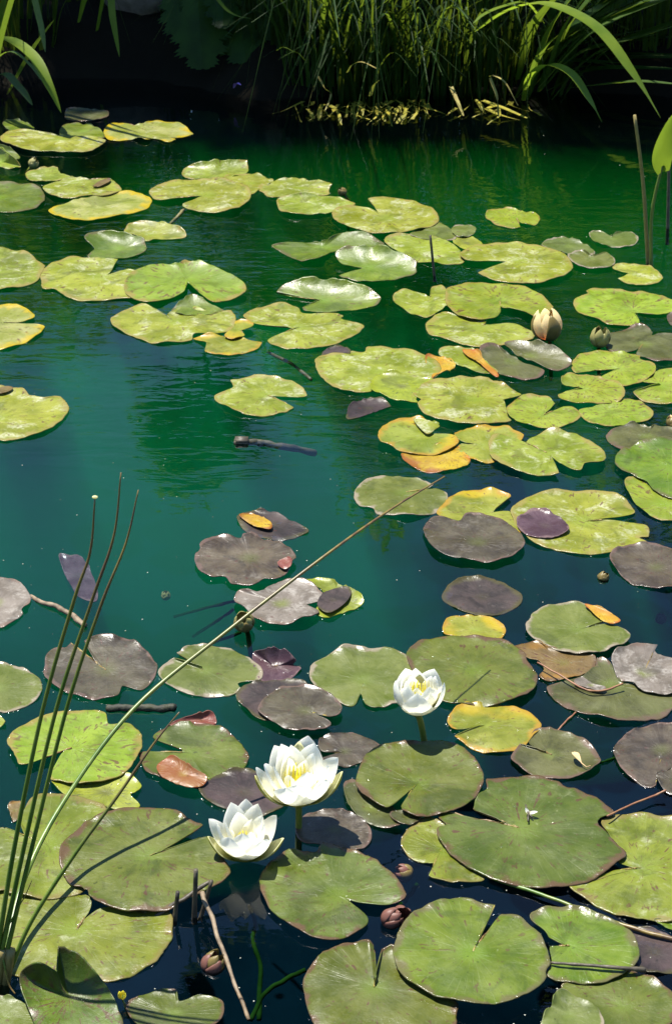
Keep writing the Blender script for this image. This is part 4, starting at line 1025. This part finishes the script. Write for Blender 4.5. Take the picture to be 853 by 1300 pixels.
# upright, half closed flower
c = P(544, 940); Y = c.y
b = V(529, 902, Y - 0.004)
flower("half closed white water lily standing on a tall bare stalk", b, tilt(6, -70),
       [(5, 0.068, 0.0260, 20, 118, 0.006, 0.0, 0.75), (5, 0.064, 0.0220, 34, 116, 0.006, 0.002, 0.25), (4, 0.056, 0.017, 52, 108, 0.006, 0.003, 0.4), (3, 0.050, 0.013, 62, 102, 0.005, 0.003, 0.1)],
       [(188, 0.060, 0.013, 24, 104), (-6, 0.054, 0.014, 22, 92), (252, 0.036, 0.018, 32, 100), (85, 0.055, 0.015, 34, 100)],
       (30, 0.040, 0.012, 0.006), [b + Vector((0, 0, -0.004)), (b + c) / 2 + Vector((-0.002, 0, 0)), c + Vector((0.003, 0, -0.06))], 12)
# lowest flower, sitting on the water
c = P(311, 1093); b = c + Vector((0, 0, 0.010))
flower("smallest open white water lily resting right on the water, lowest in the photo", b, tilt(4, -90),
       [(5, 0.070, 0.0230, 26, 94, 0.007, 0.0, 0.28), (5, 0.067, 0.0220, 42, 94, 0.007, 0.002, 0.75), (4, 0.058, 0.0165, 56, 92, 0.007, 0.003, 0.2), (3, 0.046, 0.013, 66, 92, 0.006, 0.003, 0.6)],
       [(190, 0.064, 0.017, 8, 86), (-10, 0.066, 0.017, 6, 78), (266, 0.040, 0.019, 16, 92), (85, 0.06, 0.016, 28, 70)],
       (18, 0.026, 0.009, 0.010), None, 13)

def bud(label, loc, h, w, petal_mats, sepal_mats, rot, nsep=4, npet=5, open_=0.0, name="water_lily_bud", group="water lily buds", seed=1, stalk=True):
    rng = random.Random(seed)
    root = tag(empty(name, loc), label, "bud", group)
    L = h * 1.28
    a_end = 146 - open_
    for k in range(npet):
        petal(root, "petal", petal_mats, 2 * math.pi * (k + 0.5) / npet, L * rng.uniform(0.95, 1.03), w * 0.50, 16, a_end, w * 0.06, 0.0, 0.5, rot)
    for k in range(nsep):
        petal(root, "sepal", sepal_mats, 2 * math.pi * k / nsep - 1.25 + rng.uniform(-.1, .1), L * rng.uniform(0.90, 0.98), w * 0.46, 10, a_end - 2, w * 0.09, -0.002, 0.45, rot, thick=0.001)
    if stalk:
        b_ = MB(); b_.tube([rot @ Vector((0, 0, 0.002)), rot @ Vector((0, 0, -0.02)), Vector((0.01, 0.02, -0.10))], 0.004, 8)
        mesh_obj("stalk", b_.v, b_.f, stem_m, root)
    return root

up = tilt(6, 100)
bud("half open cream and pink lily bud standing among pads, upper right", P(697, 431, 0.004), 0.068, 0.041, blush, [brownsep, brownsep], tilt(10, 175), 3, 6, -4, seed=4)
bud("small closed grey olive bud right of the half open one", P(760, 439, 0.003), 0.040, 0.030, olivesep, [brownsep, olivesep], tilt(4, 0), seed=5)
bud("dull closed bud below the speckled pad, against the long reed", P(312, 796, 0.002), 0.030, 0.026, olivesep, [brownsep, brownsep], tilt(25, 250), seed=6)
bud("brown bud tip in open water above the orange folded pad, right", P(763, 737, -0.004), 0.016, 0.020, brownsep, [brownsep, brownsep], tilt(30, 20), seed=7, stalk=False)
bud("brown bud afloat at the bottom beside the thin pale twig", P(264, 1233, -0.008), 0.028, 0.022, brownsep, [redsep, redsep], tilt(35, 20), seed=8, stalk=False)
bud("pinkish brown bud under the notch of the large green pad in front", P(488, 1172, 0.0), 0.026, 0.020, redsep, [brownsep, redsep], tilt(55, 10), seed=9, stalk=False)
bud("red brown bud right beside the pinkish one, partly hidden", P(505, 1166, -0.002), 0.026, 0.018, redsep, [redsep, redsep], tilt(40, -60), seed=10, stalk=False)
bud("grey bud drowned in the clear green water, centre left", P(211, 760, -0.12), 0.014, 0.014, olivesep, [olivesep, olivesep], up, seed=11, stalk=False)
bud("reddish bud drowned in blue water at the right", P(838, 790, -0.12), 0.016, 0.018, redsep, [redsep, redsep], up, seed=12, stalk=False)
bud("grey bud between pads near the left edge, far end", P(40, 211, 0.0), 0.024, 0.024, olivesep, [olivesep, olivesep], tilt(40, 0), seed=13)
bud("dark bud between two pads in the upper middle", P(437, 247, 0.0), 0.020, 0.018, brownsep, [brownsep, brownsep], tilt(35, 180), seed=14)
bud("brownish orange bud at the right edge above the grey green pad", P(847, 540, 0.004), 0.024, 0.040, blush, [redsep, brownsep], tilt(70, 0), seed=15, stalk=False)
bud("pinkish bud drowned beside the pale pad with the orange nick", P(521, 1112, -0.012), 0.022, 0.020, redsep, [redsep, brownsep], tilt(60, 180), seed=16, stalk=False)
# tiny yellow bud on its stalk
yb = P(156, 1276, 0.0)
r_ = tag(empty("yellow_bud", yb), "tiny yellow bud on a pale stalk at the bottom edge, left", "bud")
for k in range(5):
    petal(r_, "petal", stamen_m, k * 1.257, 0.011, 0.004, 20, 130, 0.001, 0.010, 0.5, Matrix.Identity(3))
b_ = MB(); b_.tube(catmull([Vector((0.008, -0.012, -0.01)), Vector((0.003, -0.004, 0.004)), Vector((0, 0, 0.011))], 4), 0.0013, 6)
mesh_obj("stalk", b_.v, b_.f, stem_m, r_)

# ---------------------------------------------------------------- rushes at the lower left
rush = simple_mat("rush_green", (0.07, 0.12, 0.012), (0.15, 0.19, 0.03), 12, 0.4, streak=(30, 30, 4))
rush_tip = simple_mat("rush_tan", (0.16, 0.13, 0.03), (0.26, 0.20, 0.06), 14, 0.55, streak=(30, 30, 4))

def blade_mat():
    m, nt, out = new_mat("rush_blade"); t = NT(nt)
    at = nt.nodes.new("ShaderNodeAttribute"); at.attribute_name = "along"
    n = t.noise(t.vmul(t.coord("Object"), (60, 60, 9)), 1.0, 4)
    g = t.mix(t.step(n, 0.35, 0.65), (0.055, 0.115, 0.008), (0.12, 0.18, 0.02))
    y = t.mix(t.step(n, 0.35, 0.65), (0.17, 0.12, 0.025), (0.09, 0.05, 0.02))
    f = t.step(t.math('ADD', at.outputs["Fac"], t.math('MULTIPLY', n, 0.35)), 0.48, 0.95)
    sh = t.bsdf("Principled", Base_Color=t.mix(f, g, y), Roughness=0.38, Specular_IOR_Level=0.5, Normal=t.bump(n, 0.3, 0.001))
    nt.links.new(sh, out.inputs[0]); return m
bm_ = blade_mat()

def tube_obj(name, pts, rad, mat, parent=None, loc=None, n=8, along=True):
    b = MB(); b.tube(pts, rad, n)
    l = Vector(loc) if loc is not None else pts[0]
    o = mesh_obj(name, [v - l for v in b.v], b.f, mat, parent, loc=None if parent else l)
    if along:
        a = o.data.attributes.new("along", 'FLOAT', 'POINT')
        k = len(pts)
        a.data.foreach_set("value", [i / (k - 1) for i in range(k) for _ in range(n)])
    return o

rb = P(6, 1250)
rroot = tag(empty("rush_clump", rb), "clump of tall green rushes rising from the bottom left corner, one bent far right", "rush")
Yb = rb.y
def rblade(pth, r0, r1, lean):
    k = len(pth)
    pts = [V(x, y, Yb + lean * i / (k - 1)) for i, (x, y) in enumerate(pth)]
    pts = catmull(pts, 8)
    m_ = len(pts)
    tube_obj("blade", pts, [r0 + (r1 - r0) * (i / (m_ - 1)) ** 1.3 for i in range(m_)], bm_, rroot, rroot.location, 8)
rblade([(-4, 1215), (18, 1080), (55, 900), (95, 760), (115, 700), (121, 632)], 0.0031, 0.0008, 0.02)
rblade([(-2, 1230), (30, 1080), (72, 900), (118, 760), (145, 680), (154, 600)], 0.0031, 0.0007, 0.04)
rblade([(2, 1240), (40, 1080), (85, 900), (128, 770), (160, 690), (176, 622)], 0.0031, 0.0006, 0.05)
rblade([(4, 1232), (28, 1125), (80, 1020), (170, 900), (290, 800), (420, 700), (500, 644), (564, 605)], 0.0037, 0.0011, 0.75)
rblade([(12, 1236), (40, 1170), (95, 1085), (150, 1010), (195, 945), (228, 904)], 0.0031, 0.0007, 0.05)
rblade([(4, 1190), (22, 1155), (32, 1138), (41, 1118)], 0.0010, 0.0004, 0.0)
rblade([(2, 1205), (6, 1225), (12, 1250), (20, 1262)], 0.0015, 0.0008, -0.02)
# old sheath at the foot
b_ = MB()
for dx in (-14, -4, 6):
    b_.tube(catmull([P(dx, 1262, -0.03), V(dx + 3, 1240, Yb), V(dx + 8, 1205, Yb)], 4), 0.006, 8)
mesh_obj("sheath", [v - rroot.location for v in b_.v], b_.f, rush_tip, rroot)
# white speck on the leftmost tip
tip = V(121, 631, Yb + 0.02)
o = mesh_obj("seed_fluff", [], [], petal_m if False else white, rroot)
b_ = MB(); rows, cols = 6, 10
for j in range(rows + 1):
    for i in range(cols):
        th, ph = math.pi * j / rows, 2 * math.pi * i / cols
        b_.v.append(tip + Vector((0.0032 * math.sin(th) * math.cos(ph), 0.002 * math.sin(th) * math.sin(ph), 0.0016 * math.cos(th))))
b_.f = [(j * cols + i, j * cols + (i + 1) % cols, (j + 1) * cols + (i + 1) % cols, (j + 1) * cols + i) for j in range(rows) for i in range(cols)]
bpy.data.objects.remove(o)
mesh_obj("seed_fluff", [v - rroot.location for v in b_.v], b_.f, white, rroot)

# ---------------------------------------------------------------- stalks, twigs and other bits
twig_m = simple_mat("twig", (0.10, 0.07, 0.04), (0.24, 0.18, 0.11), 60, 0.7, bump=0.6)
dark_m = simple_mat("dark_stem", (0.035, 0.028, 0.018), (0.09, 0.075, 0.045), 50, 0.55, bump=0.6)
red_m = simple_mat("red_stem", (0.16, 0.06, 0.03), (0.24, 0.12, 0.05), 60, 0.5)
weed_m = simple_mat("water_weed", (0.003, 0.014, 0.002), (0.007, 0.028, 0.004), 30, 0.8, spec=0.0)
log_m = simple_mat("wet_wood", (0.010, 0.011, 0.005), (0.04, 0.042, 0.016), 60, 0.7, bump=1.0)

def line(name, label, cat, pth, rad, mat, group=None):
    """pth: (px, py, z) points"""
    pts = catmull([P(*q) for q in pth], 10)
    r0, r1 = rad if isinstance(rad, tuple) else (rad, rad)
    sd = Vector((pth[0][0], pth[0][1], 0))
    m_ = len(pts)
    for i, p_ in enumerate(pts):
        p_ += 0.7 * r0 * Vector((noise.noise(sd + Vector((i * 0.21, 0, 0))), noise.noise(sd + Vector((0, i * 0.23, 0))), 0.4 * noise.noise(sd + Vector((0, 0, i * 0.2)))))
    rs = [(r0 + (r1 - r0) * i / (m_ - 1)) * (1 + 0.35 * noise.noise(sd + Vector((i * 0.33, 3, 0)))) for i in range(m_)]
    return tag(tube_obj(name, pts, rs, mat), label, cat, group)
def upright(name, label, cat, base, tipxy, rad, mat, group=None, lean=0.0, mid=None):
    c = P(*base); t_ = V(tipxy[0], tipxy[1], c.y + lean)
    mids = [V(m_[0], m_[1], c.y + lean * 0.5) for m_ in (mid or [])]
    pts = catmull([c + (c - (mids[0] if mids else t_)) * 0.15, c] + mids + [t_], 6)
    return tag(tube_obj(name, pts, [rad * (1 - 0.35 * i / len(pts)) for i in range(len(pts))], mat), label, cat, group)

upright("reed_stub", "thickest cut reed stub beside the lowest flower's left pad", "reed stub", (247, 1163), (249, 1104), 0.0042, dark_m, "cut reed stubs")
upright("reed_stub", "short cut reed stub, left of the thickest one", "reed stub", (222, 1168), (226, 1132), 0.0038, dark_m, "cut reed stubs")
upright("reed_stub", "leaning reed stub with a slanted end, right of the thickest one", "reed stub", (256, 1162), (269, 1118), 0.0035, dark_m, "cut reed stubs")
line("broken_reed", "broken reed lying slanted behind the cut stubs", "reed", [(196, 1164, 0.002), (232, 1142, 0.02), (266, 1119, 0.035)], 0.0028, dark_m)
line("twig", "thin pale twig slanting down to the bottom edge", "twig", [(257, 1133, 0.03), (274, 1180, 0.012), (295, 1240, 0.003), (316, 1295, -0.01)], (0.0030, 0.0022), twig_m)
upright("black_reed", "thin black reed standing in front of a pad, upper middle", "reed", (551, 350), (546, 299), 0.0042, dark_m)
upright("tall_stalk", "tall brown stalk with a blunt top, left of the pair at the right edge", "stalk", (822, 333), (805, 146), 0.0055, rush_tip, "tall stalks at the right edge", 0.0, [(816, 235)])
st = upright("tall_stalk", "stalk at the right edge carrying a rolled lime green leaf", "stalk", (826, 336), (841, 205), 0.005, rush, "tall stalks at the right edge", 0.0, [(827, 270)])
yl = P(826, 336).y
mb = MB(); pts = catmull([V(840, 218, yl), V(838, 195, yl - .01), V(850, 165, yl - .01), V(872, 130, yl)], 7)
mb.ribbon(pts, [0.052 * math.sin(math.pi * min(1, 0.12 + 0.88 * i / len(pts))) ** 0.7 + 0.002 for i in range(len(pts))], 0.45, Vector((0.8, 0.2, 0.45)))
mesh_obj("leaf", [v - st.location for v in mb.v], mb.f, leafm['lime'], st)
upright("tall_stalk", "dark stalk hugging the right edge", "stalk", (847, 290), (850, 150), 0.005, dark_m, "tall stalks at the right edge")
line("floating_rush", "long green rush afloat, running to the right edge below the largest pad", "rush", [(600, 1106, 0.001), (645, 1122, 0.004), (700, 1140, 0.006), (760, 1164, 0.005), (815, 1182, 0.005), (870, 1196, 0.004)], (0.0022, 0.0030), bm_)
line("twig", "dark twig lying across the fresh green pad, lower right", "twig", [(699, 1222, 0.014), (740, 1225, 0.015), (790, 1229, 0.014), (818, 1231, 0.008)], (0.0016, 0.0030), dark_m)
line("twig", "thin brown twig between the largest pad and the right edge", "twig", [(770, 1036, 0.014), (800, 1022, 0.010), (828, 1011, 0.008), (845, 1003, 0.012)], (0.0013, 0.0017), red_m)
line("twig", "bent thin twig lying on the long dark olive pad, right", "twig", [(682, 841, 0.014), (705, 854, 0.014), (722, 864, 0.012), (745, 876, 0.012), (768, 876, 0.012), (790, 868, 0.015)], (0.0014, 0.0016), red_m)
line("twig", "pale curved twig adrift beside the silvery pad, broken end to the right", "twig", [(40, 757, -0.004), (52, 764, 0.002), (72, 770, 0.004), (90, 780, 0.004), (108, 794, 0.003)], (0.0034, 0.0048), twig_m)
line("mossy_stick", "mossy stick floating below the grey green slit pad", "stick", [(137, 899, 0.001), (160, 899, 0.002), (190, 899, 0.002), (223, 899, 0.001)], 0.0058, log_m)
lo = line("waterlogged_log", "hollow ended log lying low in the open water, centre", "log", [(309, 561, 0.0), (330, 562, -0.006), (360, 567, -0.012), (400, 575, -0.04)], (0.0066, 0.0066), log_m)
b_ = MB(); e = P(309, 561, 0.0); rng = random.Random(2)
for k in range(10):
    a = 2 * math.pi * k / 10
    q = e + Vector((-0.003, 0.0062 * math.cos(a), 0.0062 * math.sin(a)))
    b_.tube([q + Vector((0.012, 0, 0)), q + Vector((-0.008 - rng.uniform(0, 0.006), rng.uniform(-.002, .002), rng.uniform(-.002, .002)))], 0.0042, 6)
mesh_obj("broken_end", [v - lo.location for v in b_.v], b_.f, dark_m, lo)
line("lily_stalk", "green stalk end bridging two pads near the pierced pad, right", "stalk", [(756, 969, -0.002), (765, 967, 0.002), (784, 961, 0.0)], 0.0018, weed_m)
line("lily_stalk", "thin reddish stalk crossing dark water above the pad with the dry scrap", "stalk", [(705, 930, -0.002), (718, 916, 0.002), (732, 903, 0.002)], 0.0014, red_m)
line("lily_stalk", "yellowish sunken stalk slanting left of the big whitish pad", "stalk", [(395, 482, -0.04), (370, 462, -0.045), (340, 447, -0.06)], 0.0035, dark_m)
line("lily_stalk", "sunken stalk below the overlapping trio, upper middle", "stalk", [(234, 266, -0.02), (226, 275, -0.03), (216, 286, -0.05)], 0.0045, rush_tip)
for lb, p in [("first of three faint sunken stalks left of the dull bud, the upper", [(300, 763, -0.08), (260, 772, -0.13), (222, 783, -0.2)]),
              ("second of three faint sunken stalks left of the dull bud, the middle", [(296, 774, -0.09), (270, 792, -0.15), (245, 808, -0.22)]),
              ("third of three faint sunken stalks left of the dull bud, the lowest", [(305, 803, -0.07), (285, 811, -0.12), (262, 818, -0.18)])]:
    line("sunken_stalk", lb, "stalk", p, 0.0026, weed_m, "sunken lily stalks")
line("underwater_weed", "straight green weed strand under water at the bottom, right of the twig", "water weed", [(316, 1150, -0.07), (324, 1172, -0.07), (321, 1195, -0.065), (330, 1225, -0.07), (329, 1295, -0.09)], (0.0022, 0.0034), weed_m)
line("underwater_weed", "curved green weed strand under water reaching the slit pad", "water weed", [(388, 1231, -0.03), (360, 1245, -0.04), (336, 1262, -0.05), (318, 1295, -0.06)], 0.0030, weed_m)
line("underwater_weed", "short green weed strand under the pinkish drowned bud", "water weed", [(530, 1122, -0.03), (520, 1136, -0.04), (508, 1150, -0.05)], 0.003, weed_m)

# tan dry scrap on a pad, white petal scrap on the largest pad
b_ = MB()
b_.ribbon(catmull([P(727, 955, 0.013), P(732, 961, 0.016), P(738, 969, 0.012)], 5), [0.003, 0.006, 0.0085, 0.0095, 0.0095, 0.0085, 0.007, 0.0055, 0.004, 0.002, 0.001], 0.5)
b_.tube([P(737, 968, 0.012), P(744, 974, 0.011), P(749, 972, 0.011)], 0.0008, 6)
tag(b_.build("dry_leaf", twig_m if False else simple_mat("dry_tan", (0.40, 0.26, 0.12), (0.52, 0.36, 0.18), 60, 0.7), loc=P(732, 961, 0.012)), "small tan dry leaf scrap on the dark olive pad, right", "leaf")
sc = tag(empty("petal_scrap", P(670, 1034, 0.012)), "white petal scrap with black bits on the largest pad", "petal")
petal(sc, "petal", white, R(-15), 0.014, 0.004, 10, 40, 0, 0.001, 0.5, Matrix.Identity(3))
petal(sc, "petal", white, R(120), 0.009, 0.003, 20, 60, 0, 0.001, 0.5, Matrix.Identity(3))
b_ = MB()
for a, l in ((95, 0.020), (265, 0.017), (300, 0.010), (60, 0.008)):
    b_.tube([Vector((0, 0, 0.002)), Vector((math.cos(R(a)) * l, math.sin(R(a)) * l, 0.001))], 0.0013, 6)
mesh_obj("black_bit", b_.v, b_.f, dark_m, sc)
mb = MB(); pts = catmull(pix((297, 112, 5.6), (300, 106, 5.58), (306, 108, 5.57)), 5)
mb.ribbon(pts, [0.004 + 0.008 * math.sin(math.pi * i / (len(pts) - 1)) for i in range(len(pts))], 0.3)
tag(mb.build("fallen_petal", simple_mat("violet_petal", (0.35, 0.16, 0.55), (0.5, 0.3, 0.7), 30, 0.5), loc=pts[0]), "fallen violet petal in the shade of the bank", "petal")

# specks of pollen and dust on the open water
rng = random.Random(77); b_ = MB()
for _ in range(420):
    px, py = rng.uniform(-20, 870), rng.uniform(150, 1300)
    c3 = P(px, py, 0.0006); r = rng.choice((0.0003, 0.0004, 0.0006, 0.0011))
    k = 5; a0 = rng.uniform(0, 6)
    b_.add([c3 + Vector((0, 0, 0.0006))] + [c3 + Vector((r * rng.uniform(.6, 1.3) * math.cos(a0 + 6.283 * i / k), r * rng.uniform(.6, 1.3) * math.sin(a0 + 6.283 * i / k), 0)) for i in range(k)],
           [(0, 1 + i, 1 + (i + 1) % k) for i in range(k)])
o = tag(mesh_obj("floating_specks", b_.v, b_.f, simple_mat("pollen", (0.10, 0.12, 0.06), (0.45, 0.45, 0.38), 90, 0.7)), "pale specks of pollen and dust floating all over the open water", "pollen", None, "stuff")
